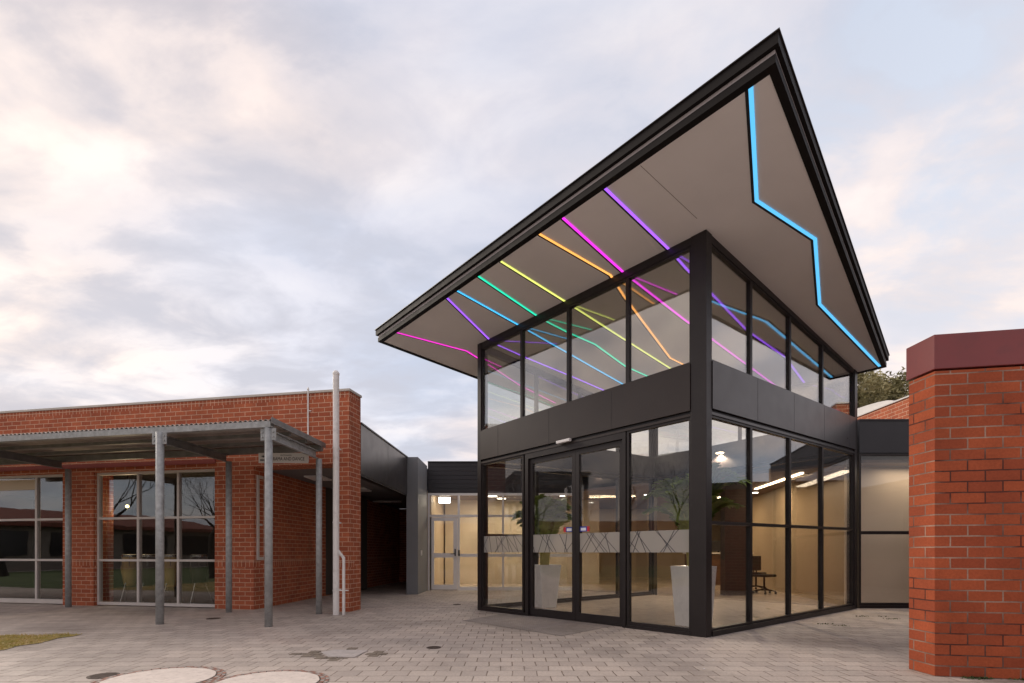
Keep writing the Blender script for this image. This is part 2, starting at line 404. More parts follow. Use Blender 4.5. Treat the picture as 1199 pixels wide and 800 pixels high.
def frost_strip(f, s0, s1, d, par):
    z0, z1 = 1.10, 1.405
    W = lambda x, y, z: z*warp(x,y,2.975)/2.975 if False else z
    n = max(1, int((s1-s0)/.6))
    bm = B(); f.box(bm, s0, s1, z0, z1, d, d+.0015)
    o = obj('frosted_strip', bm, M['frost'], par)
    rnd = random.Random(int(s0*1000)); bm = B()
    x = s0-.1
    while x < s1-.02:
        a = x+rnd.uniform(0,.12); b = a+rnd.choice((-1,1))*rnd.uniform(.05,.32)
        za, zb_ = z0, z1
        def cl(a_, b_, z_a, z_b, lim):
            t = (lim-a_)/(b_-a_); return lim, z_a+(z_b-z_a)*t
        if abs(a-b) > 1e-4:
            if a < s0+.004 and b > s0+.004: a, za = cl(a,b,za,zb_,s0+.004)
            elif b < s0+.004 and a > s0+.004:
                t = (s0+.004-a)/(b-a); zb_ = za+(zb_-za)*t; b = s0+.004
            if a > s1-.004 and b < s1-.004:
                t = (s1-.004-a)/(b-a); za = za+(zb_-za)*t; a = s1-.004
            elif b > s1-.004 and a < s1-.004:
                t = (s1-.004-a)/(b-a); zb_ = za+(zb_-za)*t; b = s1-.004
        if s0 < a < s1 and s0 < b < s1:
            w = .0058
            vs = []
            for dd in (d+.0018, d+.0028):
                for (ss, zz) in ((a-w,za),(a+w,za),(b+w,zb_),(b-w,zb_)):
                    p = f.at(ss, dd); vs.append(bm.verts.new((p[0],p[1],zz)))
            bm.faces.new(vs[0:4][::-1]); bm.faces.new(vs[4:8])
            for i in range(4): bm.faces.new((vs[i], vs[(i+1)%4], vs[4+(i+1)%4], vs[4+i]))
        x += rnd.uniform(.07,.13)
    obj('line_pattern', bm, M['signt'], o)
# upper windows
def edges(f, pxs): return [f.s(p) for p in pxs]
eL = [.215]+edges(fL, (733.5, 664, 609.5))+[fL.L-.10]
for a, b in zip(eL, eL[1:]): window(fL, a, b, 3.6, 5.17, .028, M['glass'], M['bronze'])
eR = [.14]+edges(fR, (881.5, 927, 965))+[fR.L-.14]
for a, b in zip(eR, eR[1:]): window(fR, a, b, 3.6, 5.17, .030, M['glass'], M['bronze'])
for f in (fLB, fRB):
    n = 4
    for k in range(n):
        a = .15+(f.L-.3)*k/n; b = .15+(f.L-.3)*(k+1)/n
        window(f, a, b, 3.6, 5.17, .03, M['glass'], M['bronze'])
# lower windows
for a, b in zip(eR, eR[1:]): window(fR, a, b, .07, 2.90, .032, M['glass_lo'], M['bronze'], transom=(1.49,), wb=.03)
window(fL, .215, fL.s(733), .045, 2.90, .035, M['glass_lo'], M['bronze'], frost=True, wb=.05)
window(fL, fL.s(612), fL.L-.10, .05, 2.90, .035, M['glass_lo'], M['bronze'], frost=True, wb=.05)
for k in range(4):
    a = .15+(fLB.L-.3)*k/4; b = .15+(fLB.L-.3)*(k+1)/4
    window(fLB, a, b, .07, 2.90, .035, M['glass_lo'], M['bronze'], transom=(1.49,))
# door portal with two sliding leaves
sd0, sdm, sd1 = fL.s(732), fL.s(671.5), fL.s(614)
bm = B(); fL.box(bm, sd0+.002, sd0+.06, 0, 2.90, -.14, -.012, warp); fL.box(bm, sd1-.075, sd1-.002, 0, 2.90, -.14, -.012, warp)
fL.box(bm, sd0+.06, sd1-.075, 2.80, 2.90, -.14, -.012, warp)
obj('door_portal', bm, M['bronze'], pav)
def leaf(s0, s1, sticker_s, sgn):
    bm = B(); frame_rect(fL, bm, s0, s1, .012, 2.795, .07, -.105, -.05, warp, .13, .09)
    o = obj('sliding_door', bm, M['bronze'], pav)
    bm = B(); fL.box(bm, s0+.07, s1-.07, .142, 2.705, -.082, -.073, warp); obj('pane', bm, M['glass_lo'], o)
    frost_strip(fL, s0+.07, s1-.07, -.072, o)
    for nm, mt, a, b, z0, z1, dd in (('sticker','blue',0,.14,1.43,1.51,-.068),('sticker','red',.14,.19,1.43,1.51,-.068),('sticker','stw',.02,.12,1.445,1.49,-.066)):
        bm = B(); x0, x1 = sorted((sticker_s+sgn*a, sticker_s+sgn*b)); fL.box(bm, x0, x1, z0, z1, -.072, dd); obj(nm, bm, M[mt], o)
leaf(sd0+.062, sdm-.002, sdm-.075, -1)
leaf(sdm+.002, sd1-.077, sdm+.075, 1)
sen = fL.s(662); bm = B(); fL.box(bm, sen-.14, sen+.14, 2.925, 2.975, .0135, .075, warp)
obj('door_sensor', bm, M['whiteal'], pav, bevel=.01)
# floor
bm = B(); prism(bm, [Cc+fL.u*.12+fR.u*.12, Lc-fL.u*.12+fLB.u*.12, Bc-fLB.u*.12-fRB.u*.12, Rc-fR.u*.12+fRB.u*.12], .001, .018)
obj('floor_tiling', bm, M['tile'], pav)

# roof
A_ = ray_sof(901,86); TL = ray_sof(449,400); TR = ray_sof(1032,429)
backdir = ray_sof(653,477)-TL
def isect(p, u, q, v):
    det = u.x*(-v.y)+v.x*u.y; w = q-p
    t = (w.x*(-v.y)+v.x*w.y)/det; return p+u*t
TB = isect(TL, backdir, Rc, fRB.u)
TB = TB
quad = [A_, TR, TB, TL]
bm = B(); prism(bm, quad, zsof, lambda x,y: zsof(x,y)+.10)
roof = obj('roof', bm, M['soffit'], pav)
def offset_poly(pts, d):
    n = len(pts); cx = sum(p.x for p in pts)/n; cy = sum(p.y for p in pts)/n
    ls = []
    for i in range(n):
        p, q = pts[i], pts[(i+1)%n]; u = (q-p).normalized(); nn = Vector((u.y,-u.x))
        if nn.dot(Vector((cx,cy))-p) > 0: nn = -nn
        ls.append((p+nn*d, u))
    return [isect(ls[i-1][0], ls[i-1][1], ls[i][0], ls[i][1]) for i in range(n)]
def ring(name, mat, d0, d1, h0, h1, par):
    a = offset_poly(quad, d0); b = offset_poly(quad, d1); bm = B()
    for i in range(4):
        j = (i+1)%4
        prism(bm, [a[i], a[j], b[j], b[i]], lambda x,y: zsof(x,y)+h0, lambda x,y: zsof(x,y)+h1)
    bmesh.ops.remove_doubles(bm, verts=bm.verts[:], dist=1e-5)
    o = obj(name, bm, mat, par); return o
ring('fascia', M['fascia'], .0005, .075, -.012, .068, roof)
ring('fascia_trim', M['reveal'], .0005, .068, .071, .112, roof)
ring('fascia', M['fascia'], .0005, .106, .115, .212, roof)
q2 = offset_poly(quad, .121)
bm = B(); prism(bm, q2, lambda x,y: zsof(x,y)+.215, lambda x,y: zsof(x,y)+.225); obj('roof_sheet', bm, M['bronze'], roof)
# board joint in the soffit
def strip_mesh(pts, w, off, z0, z1):
    n = len(pts); L_, R_ = [], []
    for i, p in enumerate(pts):
        if i == 0: d = (pts[1]-p).normalized(); nn = Vector((-d.y,d.x)); k = 1
        elif i == n-1: d = (p-pts[i-1]).normalized(); nn = Vector((-d.y,d.x)); k = 1
        else:
            d1 = (p-pts[i-1]).normalized(); d2 = (pts[i+1]-p).normalized()
            nn = (Vector((-d1.y,d1.x))+Vector((-d2.y,d2.x))).normalized(); k = 1/max(.4, nn.dot(Vector((-d1.y,d1.x))))
        L_.append(p+nn*(off+w/2)*k); R_.append(p+nn*(off-w/2)*k)
    bm = B()
    vs = [[bm.verts.new((q.x,q.y,zsof(q.x,q.y)+z)) for z in (z0,z1)] for q in L_], [[bm.verts.new((q.x,q.y,zsof(q.x,q.y)+z)) for z in (z0,z1)] for q in R_]
    l, r = vs
    for i in range(n-1):
        bm.faces.new((l[i][0], l[i+1][0], r[i+1][0], r[i][0])); bm.faces.new((l[i][1], r[i][1], r[i+1][1], l[i+1][1]))
        bm.faces.new((l[i][0], l[i][1], l[i+1][1], l[i+1][0])); bm.faces.new((r[i][0], r[i+1][0], r[i+1][1], r[i][1]))
    bm.faces.new((l[0][0], r[0][0], r[0][1], l[0][1])); bm.faces.new((l[-1][0], l[-1][1], r[-1][1], r[-1][0]))
    return bm
obj('board_joint', strip_mesh([ray_sof(750,194), ray_sof(816,256)], .006, 0, -.001, .002), M['seam'], roof)
LED = [
 ('magenta light strip nearest the back of the eave', (.62,.03,.42), [(463,389),(546,411),(578,431),(608,451),(650,472)]),
 ('violet light strip bending at the glass line', (.26,.08,.72), [(523,349),(576,401),(616,419),(672,442),(709,458)]),
 ('sky blue light strip beside the violet one', (.05,.36,.66), [(534,340),(612,383.5),(672,417.6),(732,451.5)]),
 ('green light strip on the left eave', (.02,.52,.31), [(559,323),(633,373),(664,389),(696,403),(732,429),(761,442)]),
 ('yellow light strip on the left eave', (.56,.60,.13), [(586,306),(666,356),(730,397),(788.6,434)]),
 ('orange light strip that bends inside the glass', (.78,.33,.08), [(631,274),(714,322),(730,347),(784,419),(803,428.5)]),
 ('magenta light strip between the orange and violet ones', (.66,.03,.60), [(657,254),(731,320.5),(801,374.5),(833,397),(874,427),(912,455)]),
 ('violet light strip nearest the corner column', (.30,.09,.80), [(707,220),(785,294.5),(802,314),(832.5,344),(874,387),(918.6,418),(941,448)]),
 ('long pale blue light strip zigzagging over the right eave', (.085,.37,.66), [(877,99),(884.5,235),(953,280),(958.5,356),(1029,429)]),
]
for i, (lab, col, pl) in enumerate(LED):
    pts = [ray_sof(*p) for p in pl]
    # keep the strip on the roof
    W_ = .035 if i < 8 else .043
    ch = obj('light_strip', strip_mesh(pts, W_*1.6, .004, -.006, .004), M['black'], roof); ch['label'] = lab  # channel; its black edge beside the diffuser stands in for shade in the recess
    em = emit('led_%d' % i, col, 1.3 if i < 8 else 1.15)
    # diffuser
    o = strip_mesh(pts, W_, (-.012 if i != 8 else -.014), -.0095, -.0065)
    me_parent = roof
    oo = obj('light_diffuser', o, em, roof); oo['label'] = 'glowing face of the ' + lab

# ================================================================== LEFT BRICK BUILDING
P0 = gp(409,716.8); P1 = gp(0,707.0)
Win = P0+Vector((-.5,3))
fW = Face(P0, P1, Win)
bb = thing('brick_building', 'long orange red brick building with aluminium windows behind the steel shelter', 'building', (P0.x,P0.y,0))
s_p = fW.s(391.5); s_c = fW.s(297); s_w1b = fW.s(251.5); s_w1a = fW.s(109.5); s_w2b = fW.s(73.5); s_w2a = fW.s(-70); s_end = 15.0
ZT = 4.08; ZL = 2.745
bm = B()
fW.box(bm, 0, s_end, ZL, ZT-.115, -.44, 0)
fW.box(bm, s_c, s_w1b, 0, ZL, -.44, 0)
fW.box(bm, s_w1a, s_w2b, 0, ZL, -.44, 0)
fW.box(bm, s_w2a, s_end, 0, ZL, -.44, 0)
obj('wall', bm, M['brickL'], bb)
bm = B(); fW.box(bm, 0, s_end, ZT-.115, ZT, -.44, 0); obj('soldier_course', bm, M['brickS'], bb)
bm = B()
for a, b in ((0, s_p), (s_c, s_w1b), (s_w1a, s_w2b)):
    bm = B(); fW.box(bm, a-.002 if a else -.002, b+.002, .825, .94, -.2, .003); obj('soldier_course', bm, M['brickS'], bb)
bm = B(); fW.box(bm, 0, s_p, 0, ZL-.001, -.44, -.0005); obj('pier', bm, M['brickL'], bb)
bm = B(); fW.box(bm, -.02, s_end, ZT, ZT+.045, -.46, .025); obj('coping', bm, M['coping'], bb, bevel=.006)
bm = B(); fW.box(bm, s_w1b-.02, s_end, ZL+.09, ZL+.17, .001, .03); obj('lintel', bm, M['redpaint'], bb)
# return wall of the passage
q0 = Vector(fW.at(s_c, -.44)); q1 = Vector((-4.25, 20.0)); q0b = Vector(fW.at(s_c, -.02))
fT = Face(q0b, q1, q0b+Vector((-3,1)))
bm = B(); fT.box(bm, .44, fT.L, 0, ZL, -.3, 0)
obj('wall', bm, M['brickL'], bb)
bm = B(); fT.box(bm, .25, fT.L, .825, .94, -.2, .003); obj('soldier_course', bm, M['brickS'], bb)
bm = B(); frame_rect(fT, bm, .06, .33, .952, 2.598, .06, .003, .035); fT.box(bm, .12, .27, 1.62, 1.66, .003, .03)
nw = obj('window', bm, M['alum'], bb); nw['label'] = 'narrow vertical window at the start of the passage wall'
bm = B(); fT.box(bm, .12, .27, 1.66, 2.538, .004, .014); fT.box(bm, .12, .27, 1.012, 1.62, .004, .014); obj('pane', bm, M['glass_dk'], nw)
# windows: three wide, three high
def bigwin(a, b, cols, rows, top, par, wide_bottom=.06, beige=False):
    w = .045; bm = B()
    frame_rect(fW, bm, a+.004, b-.004, .02, top, w, -.16, -.07, None, wide_bottom, .05)
    for c_ in cols: fW.box(bm, c_-.024, c_+.024, .02+wide_bottom, top-.05, -.155, -.075)
    o = obj('window', bm, M['alum'], par)
    xs = [a+.004+w]+list(cols)+[b-.004-w]; zs = [.02+wide_bottom]+list(rows)+[top-.05]
    for i in range(len(xs)-1):
        x0 = xs[i]+(.024 if i else 0); x1 = xs[i+1]-(.024 if i < len(xs)-2 else 0)
        for r_ in rows:
            bmr = B(); fW.box(bmr, x0, x1, r_-.022, r_+.022, -.15, -.08); obj('glazing_bar', bmr, M['alum'], o)
        bm = B()
        for j in range(len(zs)-1):
            fW.box(bm, x0, x1, zs[j]+(.022 if j else 0), zs[j+1]-(.022 if j < len(zs)-2 else 0), -.118, -.11)
        obj('pane', bm, M['glass_dk'], o)
    return o
w1 = bigwin(s_w1b, s_w1a, (fW.s(204.6), fW.s(157.4)), (.94, 1.80), ZL, bb); w1['label'] = 'nine pane window with drums behind the glass'
w2 = bigwin(s_w2b, s_w2a, (fW.s(37.5), fW.s(-20)), (.94, 1.80), ZL, bb, .09); w2['label'] = 'sliding glass doors at the far left'
bm = B(); fW.box(bm, fW.s(36), fW.s(-18), 2.44, 2.66, -.108, -.095); obj('blind_box', bm, M['cream'], w2)
# dark rehearsal room behind the windows
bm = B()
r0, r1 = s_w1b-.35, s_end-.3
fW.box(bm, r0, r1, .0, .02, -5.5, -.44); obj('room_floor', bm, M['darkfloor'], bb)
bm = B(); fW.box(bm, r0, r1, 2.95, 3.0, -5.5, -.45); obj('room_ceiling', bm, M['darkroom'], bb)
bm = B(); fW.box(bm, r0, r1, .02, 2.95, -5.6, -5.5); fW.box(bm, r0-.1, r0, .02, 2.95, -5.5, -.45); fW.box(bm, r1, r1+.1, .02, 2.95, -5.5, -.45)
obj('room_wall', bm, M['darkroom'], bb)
# roof deck
bm = B(); prism(bm, [fW.at(1.9,-.45), fW.at(s_end,-.45), fW.at(s_end,-9), (-4.7,19.5)], 3.6, 3.66); obj('roof', bm, M['galvd'], bb)
# downpipe and conduit
pp = gp(393.5,720); bm = B(); zt = zat(434, pp.y)
cyl(bm, (pp.x,pp.y,0), (pp.x,pp.y,zt-.08), .054, seg=20)
lathe(bm, [(.058,0),(.060,.03),(.050,.05),(.03,.075),(.012,.08)], (pp.x,pp.y,zt-.08), 20)
for z_ in (.43,1.63,2.95): cyl(bm, (pp.x,pp.y,z_-.012),(pp.x,pp.y,z_+.012), .060, seg=20); cyl(bm, (pp.x,pp.y,z_),(pp.x+.02,pp.y+.20,z_), .012, seg=8)
vp = obj('vent_pipe', bm, M['whitepipe'], bb, smooth=False); vp['label'] = 'tall white vent pipe rising above the brick parapet'
bm = B(); x2, y2 = pp.x+.135, pp.y
cyl(bm, (pp.x+.01,y2,1.16), (x2,y2,1.00), .026, seg=12); cyl(bm, (x2,y2,0), (x2,y2,1.005), .026, seg=12)
lathe(bm, [(.012,-.026),(.026,-.01),(.026,.01),(.012,.026)], (x2,y2,1.0), 12)
cyl(bm, (pp.x-.03,y2-.01,.43),(x2+.09,y2-.01,.43), .010, seg=8)
bp_ = obj('branch_pipe', bm, M['whitepipe'], bb)
sx = fW.s(361.5); bm = B(); a = fW.at(sx,.02)
cyl(bm, (a[0],a[1],2.8), (a[0],a[1],ZT+.07), .014, seg=10); lathe(bm, [(.02,0),(.022,.02),(.01,.05)], (a[0],a[1],ZT+.06), 10)
c1_ = fW.at(sx,.02); cyl(bm, (c1_[0],c1_[1],3.75),(c1_[0]+.06,c1_[1],3.75), .009, seg=8)
obj('conduit', bm, M['whitepipe'], bb)

# ================================================================== COVERED PASSAGE
w0 = Vector(fW.at(-.003,-.445)); w1_ = Vector((xat(476.8,13.85),13.85))
fP = Face(w0, w1_, w0+Vector((-3,1)))
cp = thing('covered_passage', 'dark open passage under a charcoal panel fascia beside the brick pier', 'passage', (w0.x,w0.y,0))
bm = B()
for a, b in ((0,1.86),(1.868,fP.L)): fP.box(bm, a, b, 2.62, 3.58, -.12, 0)
fa = obj('fascia', bm, M['clad'], cp)
bm = B(); fP.box(bm, 0, fP.L, 3.581, 3.61, -.16, .02); fP.box(bm, 0, fP.L, 2.58, 2.617, -.14, -.01); obj('trim', bm, M['bronze'], fa)
bm = B(); cpo = [fW.at(s_p+.0,-.445), w0+Vector((-.13,0)), w1_+Vector((-.13,0)), Vector((-2.75,20)), Vector((-4.6,20)), Vector(fW.at(s_c+.2,-.445))]
prism(bm, cpo, ZL+.003, ZL+.06); obj('ceiling', bm, M['soffd'], cp)
bm = B(); prism(bm, [Vector(p) for p in cpo], 3.5, 3.57); obj('roof', bm, M['galvd'], cp)
bm = B(); boxb(bm, -4.6, -2.5, 20.0, 20.3, 0, ZL); obj('wall', bm, M['brickL'], cp)
bm = B(); boxb(bm, -2.72, -2.6, 15.35, 20.0, 0, ZL); obj('wall', bm, M['brickL'], cp)
bm = B(); boxb(bm, -2.62, -2.5, 15.35, 20.0, ZL+.002, 3.58); obj('upper_wall', bm, M['cladd'], cp)
for x_, y_, w_, d_ in ((-4.02,13.7,.30,.35),(-4.0,17.0,.45,.12),(-4.25,11.6,.2,.3)):
    bm = B(); boxb(bm, x_-w_, x_+w_, y_-d_, y_+d_, ZL-.035, ZL+.002); obj('ceiling_light', bm, M['whiteal'], cp, bevel=.008)

# ================================================================== STEEL SHELTER
fp2 = gp(314.5,734); dirS = Vector((-.979,.203)).normalized(); backS = Vector((.07,.997)).normalized()
sh = thing('steel_shelter', 'galvanised steel walkway shelter with round posts and corrugated roof', 'shelter', (fp2.x,fp2.y,0))
def sp(a, b): return fp2+dirS*a+backS*b           # a leftwards along the front, b towards the wall
BD = 1.64
post_at = [(gp(314.5,734),8.8/79/2,True), (gp(187.2,731),8.8/76.4/2,True), (gp(373.5,719),.053,False), (gp(268,717),.053,False), (gp(80,711),.053,False), (fp2+dirS*5.6,.055,True)]
for p, r_, front in post_at:
    bm = B(); cyl(bm, (p.x,p.y,0), (p.x,p.y,2.94 if front else 2.77), r_, seg=24)
    o = obj('post', bm, M['galv'] , sh)
    for pl in o.data.polygons: pl.use_smooth = abs(pl.normal.z) < .5
    if front:
        for sg in (-1,1):
            bm = B(); c_ = p-Vector((0,0))+dirS*sg*(r_+.035); n_ = Vector((dirS.y,-dirS.x))
            if n_.y > 0: n_ = -n_
            pts = [c_-dirS*.036+n_*.0, c_+dirS*.036+n_*.0, c_+dirS*.036+n_*.012, c_-dirS*.036+n_*.012]
            prism(bm, pts, 2.76, 2.935)
            for zz in (2.81,2.88): cyl(bm, (c_.x+n_.x*.012,c_.y+n_.y*.012,zz), (c_.x+n_.x*.03,c_.y+n_.y*.03,zz), .013, seg=6)
            obj('cleat', bm, M['galv'], o)
def sbox(bm, a0, a1, b0, b1, z0, z1): prism(bm, [sp(a0,b0), sp(a1,b0), sp(a1,b1), sp(a0,b1)], z0, z1)
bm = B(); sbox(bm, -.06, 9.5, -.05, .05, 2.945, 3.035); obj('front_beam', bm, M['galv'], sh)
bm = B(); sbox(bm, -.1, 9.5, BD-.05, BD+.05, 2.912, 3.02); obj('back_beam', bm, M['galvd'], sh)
# channel rafters
def chan(bm, a, ext=0):
    sbox(bm, a-.004, a+.004, .056, BD-.056, 2.782, 2.898)
    sbox(bm, a-.055, a+.004, .056, BD-.056, 2.77, 2.781)
    sbox(bm, a-.055, a+.004, .056, BD-.056, 2.899, 2.91)
for i, a in enumerate((0.0, 1.83, 5.6)):
    bm = B(); chan(bm, a); o = obj('rafter', bm, M['galv'] if i == 0 else M['galvd'], sh)  # inner rafters use the darker steel
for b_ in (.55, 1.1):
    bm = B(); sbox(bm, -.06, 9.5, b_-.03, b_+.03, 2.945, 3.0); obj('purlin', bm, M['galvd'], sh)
# corrugated sheet: waves run across the front edge
bm = B(); n = 760; a0, a1 = -.11, 9.5; top = []
for k in range(n+1):
    a = a0+(a1-a0)*k/n; z = 3.051+.013*math.sin(2*math.pi*a/.085)
    col = []
    for b_ in (-.052, .8, BD+.14):
        q = sp(a, b_); zz = z
        col += [bm.verts.new((q.x,q.y,zz)), bm.verts.new((q.x,q.y,zz-.004))]
    top.append(col)
for k in range(n):
    c_, d_ = top[k], top[k+1]
    for j in (0,2):
        bm.faces.new((c_[j],d_[j],d_[j+2],c_[j+2])); bm.faces.new((c_[j+1],c_[j+3],d_[j+3],d_[j+1]))
    bm.faces.new((c_[0],c_[1],d_[1],d_[0])); bm.faces.new((c_[4],d_[4],d_[5],c_[5]))
o = obj('roof_sheet', bm, M['corr'], sh)
bm = B(); sbox(bm, -.115, -.104, -.10, BD+.12, 2.985, 3.075); obj('barge_flashing', bm, M['galvd'], sh)

# hanging sign
sy = 9.62; x0, x1 = xat(303,sy), xat(361,sy); z1s, z0s = zat(530.5,sy), zat(542.3,sy)
sg = thing('hanging_sign', 'small white drama and dance sign hanging beneath the shelter roof', 'sign', ((x0+x1)/2, sy, z0s))
bm = B(); boxb(bm, x0, x1, sy-.012, sy+.012, z0s, z1s); obj('panel', bm, M['signw'], sg, bevel=.003)
def text(s, size, x, y, z, par, mat, rz=0, width=None):
    cu = bpy.data.curves.new('lettering', 'FONT'); cu.body = s; cu.size = size; cu.extrude = .001; cu.align_x = 'LEFT'
    t = bpy.data.objects.new('tmp', cu); C.objects.link(t)
    dg = bpy.context.evaluated_depsgraph_get(); me = bpy.data.meshes.new_from_object(t.evaluated_get(dg))
    bpy.data.objects.remove(t)
    bm = bmesh.new(); bm.from_mesh(me); bpy.data.meshes.remove(me)
    w = max(v.co.x for v in bm.verts)
    k = (width/w) if width else 1
    bm.transform(Matrix.Translation((x,y,z)) @ Matrix.Rotation(R(90),4,'X') @ Matrix.Diagonal((k,1,1,1)))
    return obj('lettering', bm, mat, par)
text('DRAMA AND DANCE', .088, x0+.215, sy-.0145, z0s+.045, sg, M['signt'], width=.62)
text('ENTRANCE', .032, x0+.40, sy-.0145, z0s+.128, sg, M['signt'], width=.2)
bm = B()
for i_ in range(5):
    a_ = R(20+35*i_); cyl(bm, (x0+.09,sy-.0125,z0s+.105), (x0+.09+.04*math.cos(a_),sy-.0145,z0s+.105+.035*math.sin(a_)), .007, .003, seg=6)
boxb(bm, x0+.03, x0+.15, sy-.0145, sy-.0122, z0s+.04, z0s+.062)
obj('emblem', bm, M['signt'], sg)
bm = B()
for xx in (x0+.1, x1-.1): cyl(bm, (xx,sy,z1s), (xx,sy,2.985), .006, seg=6)
obj('hanger_rod', bm, M['galv'], sg)

# ================================================================== LOBBY BUILDING
lb = thing('lobby_building', 'low charcoal clad lobby building with white framed door and warm lit interior', 'building', (-2.45,15.3,0))
YL = 15.4
xe = isect(Vector((-2,YL)), Vector((1,0)), Rc, fRB.u).x
fK = Face((-2.45,YL), (xe,YL), (0,18))
# grey pillar
bm = B(); pa = Vector((xat(475.8,13.86),13.86)); pb = Vector((xat(489.4,13.86),13.86)); pc = Vector((-2.45,15.3)); pd = Vector((-2.70,15.3))
prism(bm, [pa,pb,pc,pd], .0, 3.60); pil = obj('pillar', bm, M['greyp'], lb, bevel=.006); pil['label'] = 'grey rendered pillar between passage and white door'
t_ = (pc-pb); cb = pb+t_*.3; bm = B(); prism(bm, [cb, cb+t_*.05, cb+t_*.05+Vector((.02,0)), cb+Vector((.02,0))], 1.02, 1.16); obj('intercom', bm, M['whiteal'], pil)
bm = B()
fK.box(bm, .0, fK.L, 2.83, 3.72, -.2, -.02)
for k in range(7): fK.box(bm, 0, fK.L, 2.85+k*.124, 2.85+k*.124+.116, -.02, 0)
fK.box(bm, 0, fK.L, 3.72, 3.75, -.22, .03)
obj('fascia', bm, M['cladd'], lb)
# right wing fascia and windows
YRr = Rc.y; fQ = Face((Rc.x+.01,YRr), (12,YRr), (8,15))
bm = B(); fQ.box(bm, .03, fQ.L, 3.06, 3.69, -.2, 0); fQ.box(bm, .03, fQ.L, 3.69, 3.72, -.22, .02); o = obj('fascia', bm, M['cladd'], lb)
o['label'] = 'black fascia between the pavilion and the brick screen wall'
bm = B(); fQ.box(bm, .03, fQ.L, 0, .06, -.12, .0); obj('sill', bm, M['bronze'], lb)
for k in range(3):
    o = window(fQ, .03+k*1.7, .03+(k+1)*1.7, .06, 3.055, .045, M['glass_lo'], M['bronze'], wp=None, dep=(-.10,-.02), transom=(1.49,), par=lb)
bm = B(); fQ.box(bm, .2, 5.2, .02, 2.95, -.75, -.7); obj('blind', bm, M['white'], lb)
# white door set
def K(px): return xat(px,YL)+2.45
bm = B()
fK.box(bm, 0, fK.L, 2.76, 2.828, -.09, -.01); fK.box(bm, 0, .055, 0, 2.76, -.09, -.01)
mull = [K(537), K(589), K(641), fK.L-.03]
for m_ in mull: fK.box(bm, m_-.03, m_+.03, 0, 2.76, -.09, -.01)
seg_ = [(.055, mull[0]-.03)]+[(a+.03, b-.03) for a, b in zip(mull, mull[1:])]
for a, b in seg_: fK.box(bm, a, b, 2.13, 2.20, -.088, -.012)
for a, b in seg_[1:]: fK.box(bm, a, b, 0, .10, -.088, -.012); fK.box(bm, a, b, .97, 1.06, -.088, -.012)
wf = obj('window_frame', bm, M['whiteal'], lb)
for a, b in seg_:
    bm = B(); fK.box(bm, a, b, 2.20, 2.76, -.054, -.046); obj('pane', bm, M['glass_lo'], wf)
for a, b in seg_[1:]:
    bm = B(); fK.box(bm, a, b, .10, .97, -.054, -.046); fK.box(bm, a, b, 1.06, 2.13, -.054, -.046); obj('pane', bm, M['glass_lo'], wf)
bm = B(); a, b = seg_[0]; a += .01; b -= .01
frame_rect(fK, bm, a, b, .02, 2.12, .115, -.075, -.02, None, .14, .10); fK.box(bm, a+.115, b-.115, .95, 1.08, -.075, -.02)
dr = obj('door', bm, M['whiteal'], lb); dr['label'] = 'white framed half glazed door'
bm = B(); fK.box(bm, a+.115, b-.115, .16, .95, -.052, -.044); fK.box(bm, a+.115, b-.115, 1.08, 2.02, -.052, -.044); obj('pane', bm, M['glass_lo'], dr)
bm = B(); fK.box(bm, b-.075, b-.045, 1.0, 1.2, -.019, .03); fK.box(bm, b-.19, b-.05, 1.05, 1.075, .03, .045); obj('handle', bm, M['black'], dr)
bm = B(); fK.box(bm, mull[0]-.01, mull[0]+.035, 1.0, 1.17, -.009, .03); obj('lock', bm, M['black'], wf)
# interior shell
poly = [Vector((-2.45,YL-.1+.12)), Vector((xe,YL+.02)), Bc+Vector((.15,.1)), Rc+Vector((.02,.12)), Vector((12,YRr+.12)), Vector((12,22)), Vector((-2.45,22))]
poly2 = [Vector((-2.45,YL+.02)), Vector((xe,YL+.02)), Vector((Rc.x,Rc.y))+fRB.n*.02+Vector((0,.05)), Vector((12,YRr+.02)), Vector((12,22)), Vector((-2.45,22))]
bm = B(); prism(bm, poly2, .002, .02); obj('floor_tiling', bm, M['tile'], lb)
poly3 = [Vector((-2.45,YL+.21)), Vector((xe+.1,YL+.21)), Vector((Rc.x+.3,Rc.y+.21)), Vector((12,YRr+.21)), Vector((12,22)), Vector((-2.45,22))]
bm = B(); prism(bm, poly3, 2.90, 2.96); obj('ceiling', bm, paint('brown_lobby_ceiling', (.17,.115,.09), .6, 0, .08, 1), lb)
bm = B(); prism(bm, poly3, 3.6, 3.66); obj('roof', bm, M['galvd'], lb)
bm = B(); boxb(bm, -2.45, 12, 22, 22.2, 0, 3.6); boxb(bm, 12, 12.2, YRr, 22.2, 0, 3.6); boxb(bm, -2.49, -2.35, YL+.02, 22, .02, 2.9)
obj('wall', bm, M['cream'], lb)
bm = B(); boxb(bm, -2.3, 3.0, 18.2, 18.3, .02, 2.9); o = obj('partition', bm, M['warm'], lb)
bm = B(); prism(bm, [(7.35,13.9),(10.5,12.6),(10.55,12.7),(7.4,14.0)], .02, 2.9); prism(bm, [(7.35,13.9),(7.4,14.0),(8.3,19),(8.2,19)], .02, 2.9)
obj('partition', bm, M['cream'], lb)
bm = B(); boxb(bm, 5.35, 5.95, 13.3, 13.6, .02, 2.899); o = obj('pillar', bm, paint('dark_brown_pillar', (.05,.03,.027), .5), lb)
bm = B(); boxb(bm, -1.0, -.9, 17.9, 18.19, .9, 2.0); o = obj('picture_frame', bm, M['wood'], lb)  # narrow dark picture frame at the timber partition
